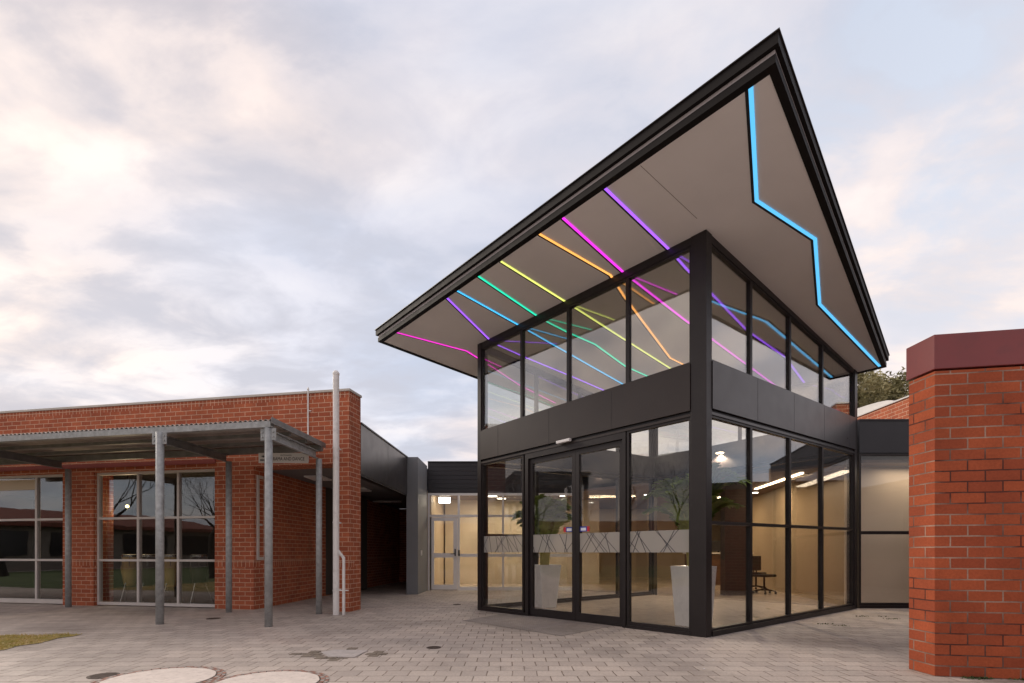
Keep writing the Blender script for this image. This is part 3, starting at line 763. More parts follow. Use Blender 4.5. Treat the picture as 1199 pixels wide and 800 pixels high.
# interior lamps
def lamp(name, pts, z0, z1, mat, par=lb):
    bm = B(); prism(bm, pts, z0, z1); return obj(name, bm, mat, par)
def barpts(a, b, w):
    a, b = Vector(a), Vector(b); d = (b-a).normalized(); n = Vector((-d.y,d.x))*w/2
    return [a-n, b-n, b+n, a+n]
lamp('linear_light', barpts((6.86,14.9),(6.52,11.9),.07), 2.87, 2.899, LAMPW)
lamp('linear_light', barpts((6.4,17.6),(6.95,16.9),.10), 2.87, 2.899, LAMPW)
for x_, y_ in ((7.3,15.9),(6.8,18.5),(6.1,15.2),(-1.1,16.5),(.2,16.5),(1.6,16.8),(5.6,13.5),(8.9,11.9),(4.2,16.5)):
    bm = B(); cyl(bm, (x_,y_,2.885),(x_,y_,2.899), .085, seg=20); obj('downlight', bm, LAMPC, lb)
for x_, y_, w_, d_ in ((-.62,16.9,.14,.07),(-.35,17.6,.14,.07)):
    bm = B(); boxb(bm, x_-w_, x_+w_, y_-d_, y_+d_, 2.88, 2.899); obj('panel_light', bm, LAMPC, lb)
bm = B(); boxb(bm, xat(514,16), xat(527,16), 15.97, 16.05, zat(589,16), zat(582.5,16)); obj('wall_light', bm, LAMPC, lb)
def area(x, y, z, sx_, sy_, e, col):
    l = bpy.data.lights.new('lamp_or_fill', 'AREA'); l.shape = 'RECTANGLE'; l.size = sx_; l.size_y = sy_; l.energy = e; l.color = col
    o = bpy.data.objects.new('lamp_or_fill', l); o.location = (x,y,z); C.objects.link(o); o.parent = lb
    o.matrix_parent_inverse = parent_matrix(lb).inverted()
area(6.7,13.4,2.86,.2,3,36,(1,.70,.40)); area(6.5,17,2.86,1,1,26,(1,.70,.40)); area(-.2,16.9,2.86,2.5,.4,50,(1,.82,.58)); area(9.2,10.75,2.86,3,.3,10,(1,.80,.58))  # the last is an added fill to brighten the blind, without a fixture

bm = B(); wp_ = Vector((4.93,12.34))-fRB.n*.19
cyl(bm, (wp_.x,wp_.y,3.40), (wp_.x,wp_.y,3.46), .10, .12, seg=20); o = obj('wall_light', bm, M['bronze'], lb)
bm = B(); cyl(bm, (wp_.x,wp_.y,3.385), (wp_.x,wp_.y,3.399), .085, seg=20); obj('diffuser', bm, LAMPW, o)
l = bpy.data.lights.new('lamp_or_fill', 'SPOT'); l.spot_size = R(150); l.spot_blend = .5; l.energy = 200; l.shadow_soft_size = .03; l.color = (1,.82,.6)
o = bpy.data.objects.new('lamp_or_fill', l); o.location = (wp_.x,wp_.y,3.34); C.objects.link(o); o.parent = lb; o.matrix_parent_inverse = parent_matrix(lb).inverted()

# reception desk, wheeled table and chairs inside
rd = thing('reception_desk', 'brown timber reception desk at the back of the lobby', 'desk', (7.0,17.6,.02))
bm = B(); boxb(bm, 5.9, 7.9, 17.5, 18.1, .02, 1.05); obj('front_panel', bm, M['wood'], rd)
bm = B(); boxb(bm, 5.85, 7.95, 17.4, 18.15, 1.052, 1.10); obj('counter_top', bm, M['signw'], rd)
bm = B(); boxb(bm, 6.7, 7.2, 17.8, 17.84, 1.15, 1.5); boxb(bm, 6.92, 6.98, 17.8, 17.84, 1.1, 1.15); obj('screen', bm, M['black'], rd)
def swivel(x, y, rz, lab):
    t = thing('office_chair', lab, 'chair', (x,y,.02), rz, 'office chairs in the lobby')
    bm = B()
    for k in range(5):
        a = 2*math.pi*k/5; p = Vector((.28*math.cos(a), .28*math.sin(a), .07)); cyl(bm, (0,0,.12), p, .02, .014, 8)
        cyl(bm, p+Vector((0,-.02,-.04)), p+Vector((0,.02,-.04)), .03, seg=10)
    cyl(bm, (0,0,.1),(0,0,.44), .025, seg=10); obj('base', bm, M['black'], t, world=False)
    bm = B(); boxb(bm, -.23,.23,-.22,.22,.44,.51); obj('seat', bm, M['black'], t, bevel=.03, world=False)
    bm = B(); boxb(bm, -.2,.2,.2,.25,.6,.98); cyl(bm, (0,.2,.46),(0,.23,.7), .015, seg=8); obj('backrest', bm, M['black'], t, bevel=.02, world=False)
swivel(6.62,13.9,.6,'black wheeled office chair on the lobby floor, nearer the glass')
swivel(7.05,15.3,2.4,'black wheeled office chair further back in the lobby')

# ================================================================== POTTED PALMS
def palm(cx, cy, rz, hp, top, n, seed, spread, lab, tp=.26, bt=.18):
    t = thing('potted_palm', lab, 'potted plant', (cx,cy,.018), rz, 'palms in white pots inside the pavilion')
    bm = B()
    def sq(r, z): return [bm.verts.new((r*sx_, r*sy_, z)) for sx_, sy_ in ((1,1),(-1,1),(-1,-1),(1,-1))]
    rings = [sq(bt,0), sq(tp,hp), sq(tp-.025,hp), sq(tp-.035,hp-.06)]
    for a, b in zip(rings, rings[1:]):
        for i in range(4): bm.faces.new((a[i],a[(i+1)%4],b[(i+1)%4],b[i]))
    bm.faces.new(rings[0][::-1]); bm.faces.new(rings[-1])
    obj('pot', bm, M['pot'], t, world=False, bevel=.008)
    bm = B(); boxb(bm, -tp+.04, tp-.04, -tp+.04, tp-.04, hp-.058, hp-.03); obj('soil', bm, M['soil'], t, world=False)
    rnd = random.Random(seed); bmS = B(); bmL = B()
    for i in range(n):
        a = 2*math.pi*i/n*1.618*2+rnd.uniform(-.3,.3); out = rnd.uniform(.35,1)*spread; hh = top*rnd.uniform(.62,1)
        base = Vector((.08*math.cos(a), .08*math.sin(a), hp-.04))
        pts = []
        for k in range(13):
            u = k/12; r_ = out*(u**1.9); z_ = hh*(1.25*u-.38*u**2.6*(1+out))
            pts.append(base+Vector((math.cos(a)*r_, math.sin(a)*r_, z_)))
        for k in range(12): cyl(bmS, pts[k], pts[k+1], .011*(1-k/13)+.002, .011*(1-(k+1)/13)+.002, 6, False)
        for k in range(3,13):
            for q in range(4):
                if k == 12 and q: continue
                p = pts[k] if k == 12 else pts[k].lerp(pts[k+1], q/4)
                d = (pts[min(k+1,12)]-pts[k-1]).normalized(); side = d.cross(Vector((0,0,1))).normalized()
                ln = .30*(1-abs((k+q/4)-8)/9)
                for sg_ in (-1,1):
                    e = p+(side*sg_*.75+d*.65+Vector((0,0,-.28+rnd.uniform(-.15,.15)))).normalized()*ln*rnd.uniform(.8,1.1)
                    w = d*.026
                    v = [bmL.verts.new(x) for x in (p-w, p+w, (p+e)/2+w*1.1+Vector((0,0,.012)), e, (p+e)/2-w*1.1+Vector((0,0,.012)))]
                    bmL.faces.new(v)
    obj('cane', bmS, M['cane'], t, world=False)
    obj('foliage', bmL, M['palm'], t, world=False)
palm(gp(638,712).x, gp(638,712).y, R(28), .84, 1.80, 56, 3, .50, 'bushy palm in a white pot seen through the sliding doors', .235, .165)
palm(gp(812,734).x, gp(812,734).y, R(35), .88, 2.05, 30, 5, .66, 'taller sparse palm in a white pot just behind the corner column', .235, .185)

# ================================================================== DRUMS BEHIND THE WINDOW
def conga(px, mat, lab, r_=.15):
    k = (px-CX)/F; s_ = fW.s(px); p = Vector(fW.at(s_,-.62)); p = Vector((k*p.y, p.y))
    t = thing('conga_drum', lab, 'drum', (p.x,p.y,.02), 0, 'drums behind the nine pane window')
    bm = B(); lathe(bm, [(.10,.36),(.12,.42),(r_*1.12,.72),(r_*1.08,.86),(r_,1.0)], (0,0,0), 24)
    b_ = obj('shell', bm, mat, t, world=False, smooth=True)
    bm = B(); lathe(bm, [(r_+.012,.99),(r_+.012,1.03),(r_,1.035)], (0,0,0), 24)
    for q in range(6): a = q*math.pi/3; cyl(bm, (r_*1.06*math.cos(a),r_*1.06*math.sin(a),1.0),(r_*1.14*math.cos(a),r_*1.14*math.sin(a),.80), .006, seg=6)
    obj('rim', bm, M['chrome'], t, world=False)
    bm = B(); lathe(bm, [(r_-.005,1.036),(r_-.02,1.042)], (0,0,0), 24); obj('drum_head', bm, M['skin'], t, world=False)
    bm = B()
    for q in range(3): a = q*2*math.pi/3+.4; cyl(bm, (.09*math.cos(a),.09*math.sin(a),.52),(.26*math.cos(a),.26*math.sin(a),0), .010, seg=8)
    obj('stand', bm, M['chrome'], t, world=False)
conga(152.5, M['conga'], 'yellow conga drum nearest the left of the nine pane window')
conga(173, M['congad'], 'dark conga drum between the two yellow ones')
conga(200, M['conga'], 'yellow conga drum right of the shelter post')
conga(233, M['congad'], 'dark conga drum at the right of the nine pane window')
gl = thing('pendant_lamp', 'small warm lit globe lamp inside the brick building', 'lamp', (0,0,0))
yy = 11.6; px_ = (xat(149,yy), yy, zat(593,yy))
bm = B(); bmesh.ops.create_uvsphere(bm, u_segments=12, v_segments=8, radius=.035, matrix=Matrix.Translation(px_)); obj('globe', bm, emit('globe_light', (1,.8,.35), 6), gl)
l = bpy.data.lights.new('pendant_bulb', 'POINT'); l.energy = 22; l.shadow_soft_size = .03; l.color = (1,.75,.45)
o = bpy.data.objects.new('pendant_bulb', l); o.location = (px_[0],px_[1],px_[2]-.06); C.objects.link(o); o.parent = gl
bm = B(); cyl(bm, (px_[0],px_[1],px_[2]+.05),(px_[0],px_[1],2.95), .006, seg=6); obj('cord', bm, M['black'], gl)

# ================================================================== RIGHT SCREEN WALL
a0 = Vector((xat(1064,5.0),5.0)); a1 = Vector((xat(1094.5,4.70),4.70)); a2 = gp(1199,796.2); du = (a2-a1).normalized()
end = a1+du*6.0; nb = Vector((-du.y,du.x))*.32
rw = thing('brick_screen_wall', 'close deep red brick wall end with maroon metal capping at the right', 'wall', (a1.x,a1.y,0))
bm = B(); prism(bm, [a0, a1, end, end+nb], 0, 2.71); obj('wall', bm, M['brickR'], rw, bevel=.004)
bm = B(); capq = offset_poly([a0, a1, end, end+nb], .013); prism(bm, capq, 2.725, 3.03); obj('capping', bm, M['redcap'], rw, bevel=.004)

# brick gable behind the right wing, with its white roof edge
hb = thing('rear_hall', 'orange brick hall wall with white roof edge behind the black fascia', 'building', (9,12,0))
bm = B(); prism(bm, [(9,11.0),(9.3,11.0),(9.3,17.5),(9,17.5)], 3.67, lambda x,y: 4.62); obj('wall', bm, M['brickL'], hb)
bm = B(); prism(bm, [(8.97,11.0),(9.33,11.0),(9.33,17.5),(8.97,17.5)], 4.622, 4.655); obj('flashing', bm, M['roofw'], hb)
bm = B(); n = 14; prev = None
for k in range(n+1):
    a = math.pi*k/n; y_ = 15.2-2.6*math.cos(a); z_ = 4.66+.26*math.sin(a)**.8
    cur = [bm.verts.new((x_, y_, zz)) for x_, zz in ((9.1,4.66),(9.1,z_),(14,z_),(14,4.66))]
    if prev:
        for i in range(4): bm.faces.new((prev[i],prev[(i+1)%4],cur[(i+1)%4],cur[i]))
    else: bm.faces.new(cur)
    prev = cur
bm.faces.new(prev[::-1]); bmesh.ops.remove_doubles(bm, verts=bm.verts[:], dist=1e-5)
obj('roof', bm, M['roofw'], hb)

# ================================================================== TREES
def branches(bm, p, d, r, ln, depth, rnd, tips, up=.15, spread=.75):
    segs = 3
    for s_ in range(segs):
        nd = (d+Vector((rnd.uniform(-.2,.2),rnd.uniform(-.2,.2),rnd.uniform(-.05,.2)*up*4))).normalized()
        q = p+nd*ln/segs; r2 = r*(.88 if s_ < segs-1 else .78)
        cyl(bm, p, q, r, r2, 7 if depth > 3 else 4, False); p, d, r = q, nd, r2
    tips.append((p.copy(), d.copy(), depth))
    if depth == 0: return
    for k in range(rnd.choice((2,3,3)) if depth > 1 else 3):
        v = Vector((rnd.uniform(-1,1),rnd.uniform(-1,1),rnd.uniform(-.3,.8)))
        nd = (d*(1-spread*.4)+v.normalized()*spread).normalized()
        branches(bm, p, nd, r*rnd.uniform(.58,.74), ln*rnd.uniform(.70,.90), depth-1, rnd, tips, up, spread)
def leafy(name, x, y, h, seed, lab, grp, crown=2.6):
    t = thing(name, lab, 'tree', (x,y,0), 0, grp); rnd = random.Random(seed)
    bm = B(); tips = []
    branches(bm, Vector((0,0,0)), Vector((.05,0,1)), .26, h*.36, 5, rnd, tips, .15, .8)
    obj('trunk', bm, M['bark'], t, world=False)
    bm = B()
    for p, d, dep in tips:
        if dep > 2: continue
        for c_ in range(2):
            cc = p+Vector((rnd.gauss(0,.35),rnd.gauss(0,.35),rnd.gauss(0,.25)))
            mi = 1 if rnd.random() < .4 else 0
            for _ in range(120):
                v = Vector((rnd.gauss(0,1),rnd.gauss(0,1),rnd.gauss(0,.7))).normalized()*rnd.uniform(.1,.52)
                q = cc+v; a = Vector((rnd.uniform(-1,1),rnd.uniform(-1,1),rnd.uniform(-1,.4))).normalized()*rnd.uniform(.08,.15)
                b = a.cross(Vector((rnd.uniform(-1,1),rnd.uniform(-1,1),rnd.uniform(-1,1)))).normalized()*.036
                f = bm.faces.new([bm.verts.new(q+w) for w in (a, b, -a, -b)]); f.material_index = mi
    obj('crown', bm, [M['leaf'], M['leafl']], t, world=False)
leafy('gum_tree', xat(1024,24), 24.0, 7.15, 11, 'olive green gum tree crown above the rear hall roof', None)
def bare(x, y, h, seed, lab):
    t = thing('bare_tree', lab, 'tree', (x,y,0), 0, 'bare trees across the lawn'); rnd = random.Random(seed)
    bm = B(); tips = []; branches(bm, Vector((0,0,0)), Vector((.05,0,1)), .17, h*.23, 7, rnd, tips, .12, .62)
    obj('trunk', bm, M['darkbark'], t, world=False)
bare(-16.5,2.2,8.0,21,'bare winter tree reflected in the right part of the nine pane window')
bare(-19.5,5.6,8.5,22,'bare winter tree reflected in the left window')
bare(-17,-3,8.5,23,'bare winter tree furthest behind the viewer')

bare(-23,-3.5,8,24,'bare winter tree seen in the middle pane of the nine pane window')
bare(-27,4.5,8.5,25,'bare winter tree near the cream classroom block')
bare(-24,9.5,8,26,'bare winter tree seen at the left of the sliding doors')
# school buildings across the lawn, seen in the glass
def block(name, x0, x1, y0, y1, h, mat, lab, n, facing):
    t = thing(name, lab, 'building', ((x0+x1)/2,(y0+y1)/2,0))
    bm = B(); boxb(bm, x0,x1,y0,y1,0,h); obj('wall', bm, mat, t)
    bm = B(); prism(bm, [(x0-.5,y0-.5),(x1+.5,y0-.5),(x1+.5,y1+.5),(x0-.5,y1+.5)], h+.002, h+.25)
    xm, ym = (x0+x1)/2, (y0+y1)/2
    v = [bm.verts.new(q) for q in ((x0-.5,y0-.5,h+.252),(x1+.5,y0-.5,h+.252),(x1+.5,y1+.5,h+.252),(x0-.5,y1+.5,h+.252))]
    if x1-x0 > y1-y0: r_ = [bm.verts.new((x0+2,ym,h+1.3)), bm.verts.new((x1-2,ym,h+1.3))]; fs = ((v[0],v[1],r_[1],r_[0]),(v[1],v[2],r_[1]),(v[2],v[3],r_[0],r_[1]),(v[3],v[0],r_[0]),(v[3],v[2],v[1],v[0]))
    else: r_ = [bm.verts.new((xm,y0+2,h+1.3)), bm.verts.new((xm,y1-2,h+1.3))]; fs = ((v[0],v[1],r_[0]),(v[1],v[2],r_[1],r_[0]),(v[2],v[3],r_[1]),(v[3],v[0],r_[0],r_[1]),(v[3],v[2],v[1],v[0]))
    for f_ in fs: bm.faces.new(f_)
    obj('roof', bm, M['roofr'], t)
    for k in range(n):
        bm = B()
        if facing == 'N': L_ = (x1-x0)/n; boxb(bm, x0+L_*k+.6, x0+L_*(k+1)-.6, y1+.002, y1+.06, .9, 2.4)
        else: L_ = (y1-y0)/n; boxb(bm, x1+.002, x1+.06, y0+L_*k+.6, y0+L_*(k+1)-.6, .9, 2.4)
        obj('window', bm, M['winmat'], t)
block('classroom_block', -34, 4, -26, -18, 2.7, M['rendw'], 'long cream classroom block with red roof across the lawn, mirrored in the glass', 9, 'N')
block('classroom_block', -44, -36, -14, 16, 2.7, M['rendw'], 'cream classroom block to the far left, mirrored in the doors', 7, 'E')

M['brickD'] = brick('brown_red_brick', (.20,.045,.028), (.15,.036,.024), (.26,.16,.11))
ew = thing('side_wing', 'dark red brick wing with a verandah roof, mirrored in the pavilion side glass', 'building', (11.5,2,0))
bm = B(); boxb(bm, 11.5, 17, -9, 10.3, 0, 3.1); obj('wall', bm, M['brickD'], ew)
bm = B(); prism(bm, [(9.9,-9),(17.2,-9),(17.2,10.3),(9.9,10.3)], lambda x,y: 2.75+(x-9.9)*.12, lambda x,y: 2.93+(x-9.9)*.12); obj('roof', bm, M['cladd'], ew)
for k in range(5):
    bm = B(); cyl(bm, (10.1,-8+k*4,0),(10.1,-8+k*4,2.75), .05, seg=12); obj('post', bm, M['galvd'], ew)
    bm = B(); boxb(bm, 11.44, 11.498, -7.4+k*3.6, -5.4+k*3.6, .9, 2.3); obj('window', bm, M['winmat'], ew)

# ================================================================== GROUND
bm = B(); bm.faces.new([bm.verts.new(q) for q in ((-300,-300,0),(300,-300,0),(300,400,0),(-300,400,0))])
g = obj('ground', bm, paving('concrete_pavers', .232, .205, (.56,.495,.445), (.44,.385,.35), (.17,.13,.10), .0065), None); tag(g, kind='structure')
def sheet(name, pts, z, mat, th=.0):
    bm = B(); vs = [bm.verts.new((p[0],p[1],z)) for p in pts]; bm.faces.new(vs)
    o = obj(name, bm, mat, None); tag(o, kind='structure'); return o
sheet('path', [gp(541,727), gp(589,719), gp(728,731.2), gp(657,745)], .004, paving('fine_entrance_paving', .06, .06, (.36,.32,.30), (.31,.28,.26), (.25,.22,.20), .004))
# lawns
def lawnmat():
    m, nt, out = new_mat('lawn_soil'); b = N(nt, 'ShaderNodeBsdfPrincipled'); b.inputs['Roughness'].default_value = .95
    tc = N(nt, 'ShaderNodeTexCoord').outputs['Object']
    r_ = ramp(nt, noise(nt, tc, 3.5, 7, .7), [(.35, (.16,.15,.035)), (.5, (.30,.23,.07)), (.65, (.38,.24,.12))])
    lk(nt, r_.outputs[0], b.inputs['Base Color']); lk(nt, b.outputs[0], out.inputs[0]); return m
LM = lawnmat()
lawnpts = [gp(96,743), gp(0,762), Vector((-7.5,5.0)), Vector((-9,1)), Vector((-14,1)), Vector((-14,8.1)), gp(0,744.6)]
def ragged(ps, step=.06, amp=.03):
    rn = random.Random(4); out_ = []
    for i in range(len(ps)):
        a, b = Vector(ps[i]), Vector(ps[(i+1)%len(ps)]); n_ = max(1, int((b-a).length/step))
        if (a-b).length > 3.4: n_ = 1
        u_ = (b-a).normalized(); nn_ = Vector((-u_.y,u_.x))
        for k in range(n_): out_.append(a.lerp(b, k/n_)+nn_*(rn.uniform(-amp,amp)+amp*1.5*math.sin(k*.7+i)) if k else a)
    return out_
lawnpts = ragged(lawnpts)
sheet('lawn', lawnpts, .006, LM)
sheet('lawn', [(-34,-17),(6,-17),(-3,-4),(-9,.98),(-14,.98),(-14,8.3),(-34,9.5)], .004, paint('green_turf', (.06,.09,.022), .95, 0, .35, 1.5))
def gmat():
    m, nt, out = new_mat('grass_blade'); b = N(nt, 'ShaderNodeBsdfPrincipled'); b.inputs['Roughness'].default_value = .8
    gi = N(nt, 'ShaderNodeTexCoord').outputs['Object']
    r_ = ramp(nt, noise(nt, gi, 4.5, 6, .7), [(.35, (.22,.21,.04)), (.48, (.46,.37,.09)), (.64, (.55,.36,.17))])
    lk(nt, r_.outputs[0], b.inputs['Base Color']); lk(nt, b.outputs[0], out.inputs[0]); return m
def inpoly(x, y, ps):
    r_ = False; n = len(ps)
    for i in range(n):
        a, b = ps[i], ps[i-1]
        if (a[1] > y) != (b[1] > y) and x < (b[0]-a[0])*(y-a[1])/(b[1]-a[1])+a[0]: r_ = not r_
    return r_
bm = B(); rnd = random.Random(5); cnt = 0
while cnt < 16000:
    x, y = rnd.uniform(-9.5,-5.6), rnd.uniform(5.0,7.6)
    jx = .03*math.sin(x*37)+.02*math.sin(x*91+y*40)
    if not inpoly(x+jx, y+jx, lawnpts): continue
    cnt += 1; a = rnd.uniform(0,6.28); h = rnd.uniform(.012,.034); w = .0035; l = rnd.uniform(-.02,.02)
    p = Vector((x,y,.006)); s_ = Vector((math.cos(a),math.sin(a),0))*w
    bm.faces.new([bm.verts.new(q) for q in (p-s_, p+s_, p+Vector((l,l*.7,h)))])
o = obj('grass', bm, gmat(), None); tag(o, 'patchy dry green grass at the edge of the paving', 'grass', kind='stuff')
# weeds at the wall foot and along the glass
def weeds(pts, n, lab, rr=.05):
    bm = B(); rnd = random.Random(n)
    for k in range(n):
        c_ = rnd.choice(pts); p = Vector((c_[0]+rnd.gauss(0,rr), c_[1]+rnd.gauss(0,rr*.4), .002)); a = rnd.uniform(0,6.28); h = rnd.uniform(.006,.022)
        s_ = Vector((math.cos(a),math.sin(a),0))*.008
        bm.faces.new([bm.verts.new(q) for q in (p-s_, p+s_, p+Vector((rnd.uniform(-.02,.02),rnd.uniform(-.02,.02),h)))])
    o = obj('weeds', bm, gm2, None); tag(o, lab, 'weeds', kind='stuff')
gm2 = paint('weed_leaf', (.07,.10,.03), .8, 0, .4, 8)
weeds([(a1+du*t-Vector((0,.02))) for t in (.28,.33,.38,.7,.75)], 260, 'low green moss at the foot of the brick screen wall')
weeds([gp(1010,722), gp(1030,722), gp(1045,725), gp(985,733), gp(965,731)], 160, 'scattered weeds in the paving beside the glass corner', .07)

# covers
def disc(c, r_, z0, z1, mat, par, nm, seg=48, jag=0):
    bm = B(); rnd = random.Random(3)
    pts = [(c[0]+(r_+rnd.uniform(-jag,jag))*math.cos(2*math.pi*i/seg), c[1]+(r_+rnd.uniform(-jag,jag))*math.sin(2*math.pi*i/seg)) for i in range(seg)]
    prism(bm, pts, z0, z1); return obj(nm, bm, mat, par)
def annulus(c, r0, r1, z1, n, mats, par):
    bm = B(); rr = []
    for i in range(n*2):
        a = 2*math.pi*(i//2+(.06 if i % 2 == 0 else .94))/n; ca, sa = math.cos(a), math.sin(a)
        rr.append([bm.verts.new((c[0]+r*ca, c[1]+r*sa, z)) for r, z in ((r0,.0007),(r0,z1),(r1,z1),(r1,.0007))])
    for i in range(n*2):
        p, q = rr[i], rr[(i+1) % (n*2)]
        for k in range(4):
            f = bm.faces.new((p[k], p[(k+1)%4], q[(k+1)%4], q[k])); f.material_index = 2 if i % 2 else (i//2) % 2
    obj('edging', bm, list(mats)+[M['soil']], par)
for (c_, r_, lab) in (((-3.05,4.58),.43,'large round concrete access cover on the left, beside the small iron cover'), ((-2.06,4.44),.42,'large round concrete access cover on the right of the pair')):
    t = thing('access_cover', lab, 'manhole cover', (c_[0],c_[1],0), 0, 'round concrete covers in the paving')
    disc(c_, r_, .0005, .010, M['concrete'], t, 'lid', jag=.004)
    disc(c_, r_+.009, .0004, .0075, M['iron'], t, 'rim')
    annulus(c_, r_+.012, r_+.045, .007, 44, (M['edging'], M['edging2']), t)
    annulus(c_, r_+.052, r_+.078, .006, 44, (M['edging2'], M['edging']), t)
for px, py, r_, lab in ((121,791.5,.12,'small rusty iron cover left of the round concrete covers'), (508,758.5,.085,'small dark round drain cover in the middle of the paving'), (535,708,.09,'small dark drain cover near the white door'), (250,724.5,.11,'small dark drain cover under the shelter edge')):
    c_ = gp(px,py); t = thing('drain_cover', lab, 'drain cover', (c_.x,c_.y,0), 0, 'small iron covers in the paving')
    disc(c_, r_, .0005, .005, M['iron'], t, 'lid', 28)
    bm = B()
    for k in range(-3,4):
        w = math.sqrt(max(0, (r_*.8)**2-(k*r_*.24)**2)); boxb(bm, c_.x-w, c_.x+w, c_.y+k*r_*.24-.006, c_.y+k*r_*.24+.006, .0052, .0075)
    obj('rib', bm, M['iron'], t)
t = thing('pit_cover', 'square pale concrete pit cover ringed by sunken dirty pavers', 'pit cover', (gp(405,766).x, gp(405,766).y, 0))
bm = B(); prism(bm, [gp(376,764.5), gp(384,770), gp(415,770.2), gp(431,762.4), gp(393,761.5)], .0005, .009); obj('lid', bm, paint('weathered_concrete', (.47,.43,.41), .75, 0, .15, 7, bump=.25, bscale=150, dirt=(.30,.26,.23)), t)
rnd = random.Random(9); dpm = paint('dirty_paver', (.20,.165,.13), .9, 0, .35, 12, bump=.3)
cen = gp(400,766); lidp = [gp(376,764.5), gp(384,770), gp(415,770.2), gp(431,762.4), gp(393,761.5)]
lidp2 = [(cen+(p-cen)*1.06) for p in lidp]
for i in range(-4,5):
    for j in range(-3,4):
        x = cen.x+i*.117+(j%2)*.05-.03; y = cen.y+j*.105
        if inpoly(x, y, lidp2) or abs(i*.117)/.50+abs(j*.105)/.36 > 1.0: continue
        if inpoly(x+.05, y, lidp2) or inpoly(x-.05, y, lidp2): continue
        z = rnd.uniform(.002,.008); bm = B(); boxb(bm, x-.054, x+.054, y-.048, y+.048, .0005, z); obj('paver', bm, dpm, t)
# light crumbs of litter
bm = B(); rnd = random.Random(12)
for k in range(60):
    y = rnd.uniform(4.8,9.5); x = rnd.uniform(-5,6.0)
    r_ = rnd.uniform(.004,.012); v = [bm.verts.new((x+r_*math.cos(a)*rnd.uniform(.6,1.2), y+r_*math.sin(a), .006)) for a in (0,1.3,2.6,3.9,5.1)]
    bm.faces.new(v)
o = obj('litter', bm, M['stw'], None); tag(o, 'tiny pale scraps scattered over the paving', 'litter', kind='stuff')

# ================================================================== SKY AND LIGHT
W = bpy.data.worlds.new('World'); S.world = W; W.use_nodes = True
nt = W.node_tree; nt.nodes.clear()
wo = N(nt, 'ShaderNodeOutputWorld'); bg = N(nt, 'ShaderNodeBackground'); lk(nt, bg.outputs[0], wo.inputs[0])
SUN_EL, SUN_AZ = R(28), R(302)        # azimuth clockwise from +Y: low behind the clouds at the left
sky = N(nt, 'ShaderNodeTexSky'); sky.sky_type = 'NISHITA'; sky.sun_disc = False; sky.sun_elevation = SUN_EL; sky.sun_rotation = SUN_AZ
tc = N(nt, 'ShaderNodeTexCoord').outputs['Generated']
sx_ = N(nt, 'ShaderNodeSeparateXYZ'); lk(nt, tc, sx_.inputs[0])
zc = mth(nt, 'MAXIMUM', sx_.outputs[2], 0.0); zd = mth(nt, 'ADD', zc, .22)
cx_ = N(nt, 'ShaderNodeCombineXYZ'); lk(nt, mth(nt,'DIVIDE',sx_.outputs[0],zd), cx_.inputs[0]); lk(nt, mth(nt,'DIVIDE',sx_.outputs[1],zd), cx_.inputs[1])
mp = N(nt, 'ShaderNodeMapping'); mp.inputs['Location'].default_value = (3.1,.7,0); mp.inputs['Rotation'].default_value = (0,0,R(25)); mp.inputs['Scale'].default_value = (1.0,1.5,1); lk(nt, cx_.outputs[0], mp.inputs[0])
n1 = noise(nt, mp.outputs[0], 1.25, 11, .54, .35)
n2 = noise(nt, mp.outputs[0], .55, 4, .5, .2)
n3 = noise(nt, mp.outputs[0], 3.1, 9, .56, .3)
n1 = mth(nt, 'ADD', mth(nt, 'MULTIPLY', n1, .62), mth(nt, 'MULTIPLY', n3, .38))
cloud = ramp(nt, n1, [(.40,(3.7,3.7,4.2)), (.455,(4.5,4.35,4.75)), (.495,(5.7,5.3,5.4)), (.535,(6.2,5.65,5.6)), (.60,(7.3,6.65,6.3))])
fine = ramp(nt, n3, [(.3,(.93,.93,.94)), (.7,(1.06,1.05,1.04))])
cl = mixc(nt, 1.0, cloud.outputs[0], fine.outputs[0], 'MULTIPLY')
cl = mixc(nt, 1.0, cl, (1.03,.99,.965), 'MULTIPLY')
blue = mixc(nt, .35, (4.6,5.3,6.6), sky.outputs[0])
gap = ramp(nt, n2, [(.40,(1,1,1)), (.52,(0,0,0))])
gf = mth(nt, 'MULTIPLY', gap.outputs[0], .6)
colr = mixc(nt, gf, cl, blue)
# a warm glow low in the sky, strongest in the west (left)
dt = N(nt, 'ShaderNodeVectorMath', operation='DOT_PRODUCT'); lk(nt, tc, dt.inputs[0]); dt.inputs[1].default_value = Vector((-.72,.60,.30)).normalized()
gw = mth(nt, 'POWER', mth(nt, 'MAXIMUM', dt.outputs['Value'], 0.0), 9.0)
colr = mixc(nt, mth(nt, 'MULTIPLY', gw, .30), colr, (8.2,7.2,6.4))
dt2 = N(nt, 'ShaderNodeVectorMath', operation='DOT_PRODUCT'); lk(nt, tc, dt2.inputs[0]); dt2.inputs[1].default_value = Vector((.70,.68,.20)).normalized()
gw2 = mth(nt, 'POWER', mth(nt, 'MAXIMUM', dt2.outputs['Value'], 0.0), 14.0)
colr = mixc(nt, mth(nt, 'MULTIPLY', gw2, .6), colr, (7.8,6.5,5.7))
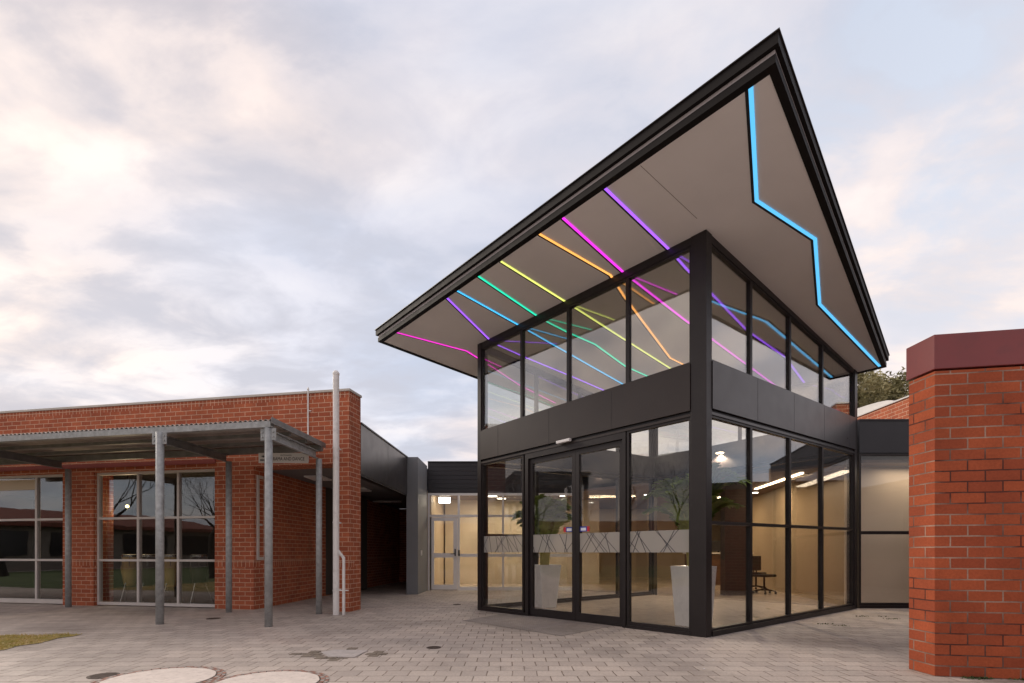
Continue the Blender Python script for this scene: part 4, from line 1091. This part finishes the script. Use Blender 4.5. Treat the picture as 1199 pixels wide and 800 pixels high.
# clearer blue high on the right
dt3 = N(nt, 'ShaderNodeVectorMath', operation='DOT_PRODUCT'); lk(nt, tc, dt3.inputs[0]); dt3.inputs[1].default_value = Vector((.62,.62,.52)).normalized()
gw3 = mth(nt, 'POWER', mth(nt, 'MAXIMUM', dt3.outputs['Value'], 0.0), 10.0)
g3 = ramp(nt, n3, [(.42,(1,1,1)), (.60,(.25,.25,.25))])
colr = mixc(nt, mth(nt, 'MULTIPLY', mth(nt, 'MULTIPLY', gw3, .75), g3.outputs[0]), colr, (4.7,5.3,6.3))
# a grey bank low over the roofs ahead
dt4 = N(nt, 'ShaderNodeVectorMath', operation='DOT_PRODUCT'); lk(nt, tc, dt4.inputs[0]); dt4.inputs[1].default_value = Vector((-.42,.88,.24)).normalized()
gw4 = mth(nt, 'POWER', mth(nt, 'MAXIMUM', dt4.outputs['Value'], 0.0), 10.0)
g4 = ramp(nt, n3, [(.40,(1,1,1)), (.58,(.1,.1,.1))])
colr = mixc(nt, mth(nt, 'MULTIPLY', mth(nt, 'MULTIPLY', gw4, .85), g4.outputs[0]), colr, (4.2,4.2,4.7))
lk(nt, colr, bg.inputs[0]); bg.inputs[1].default_value = .1

sl = bpy.data.lights.new('sun', 'SUN'); sl.energy = 1.5; sl.angle = R(24); sl.color = (1,.88,.74)
so = bpy.data.objects.new('sun', sl); C.objects.link(so)
# direction towards the sun
dv = Vector((math.sin(SUN_AZ)*math.cos(SUN_EL), math.cos(SUN_AZ)*math.cos(SUN_EL), math.sin(SUN_EL)))
so.rotation_euler = dv.to_track_quat('Z','Y').to_euler(); so.location = (0,0,20)

cam = bpy.data.cameras.new('camera'); co = bpy.data.objects.new('camera', cam); C.objects.link(co)
co.location = (0,0,H); co.rotation_euler = (R(90),0,0)
cam.sensor_width = 36; cam.lens = F/1199*36; cam.shift_x = 0; cam.shift_y = (HY-400)/1199; cam.clip_start = .05; cam.clip_end = 2000
S.camera = co
S.view_settings.view_transform = 'Standard'; S.view_settings.look = 'None'; S.view_settings.exposure = .60; S.view_settings.gamma = 1
S.render.engine = 'CYCLES'
S.cycles.use_denoising = True
S.cycles.max_bounces = 10; S.cycles.transparent_max_bounces = 24; S.cycles.glossy_bounces = 5; S.cycles.diffuse_bounces = 4
S.cycles.caustics_reflective = False; S.cycles.sample_clamp_indirect = 6
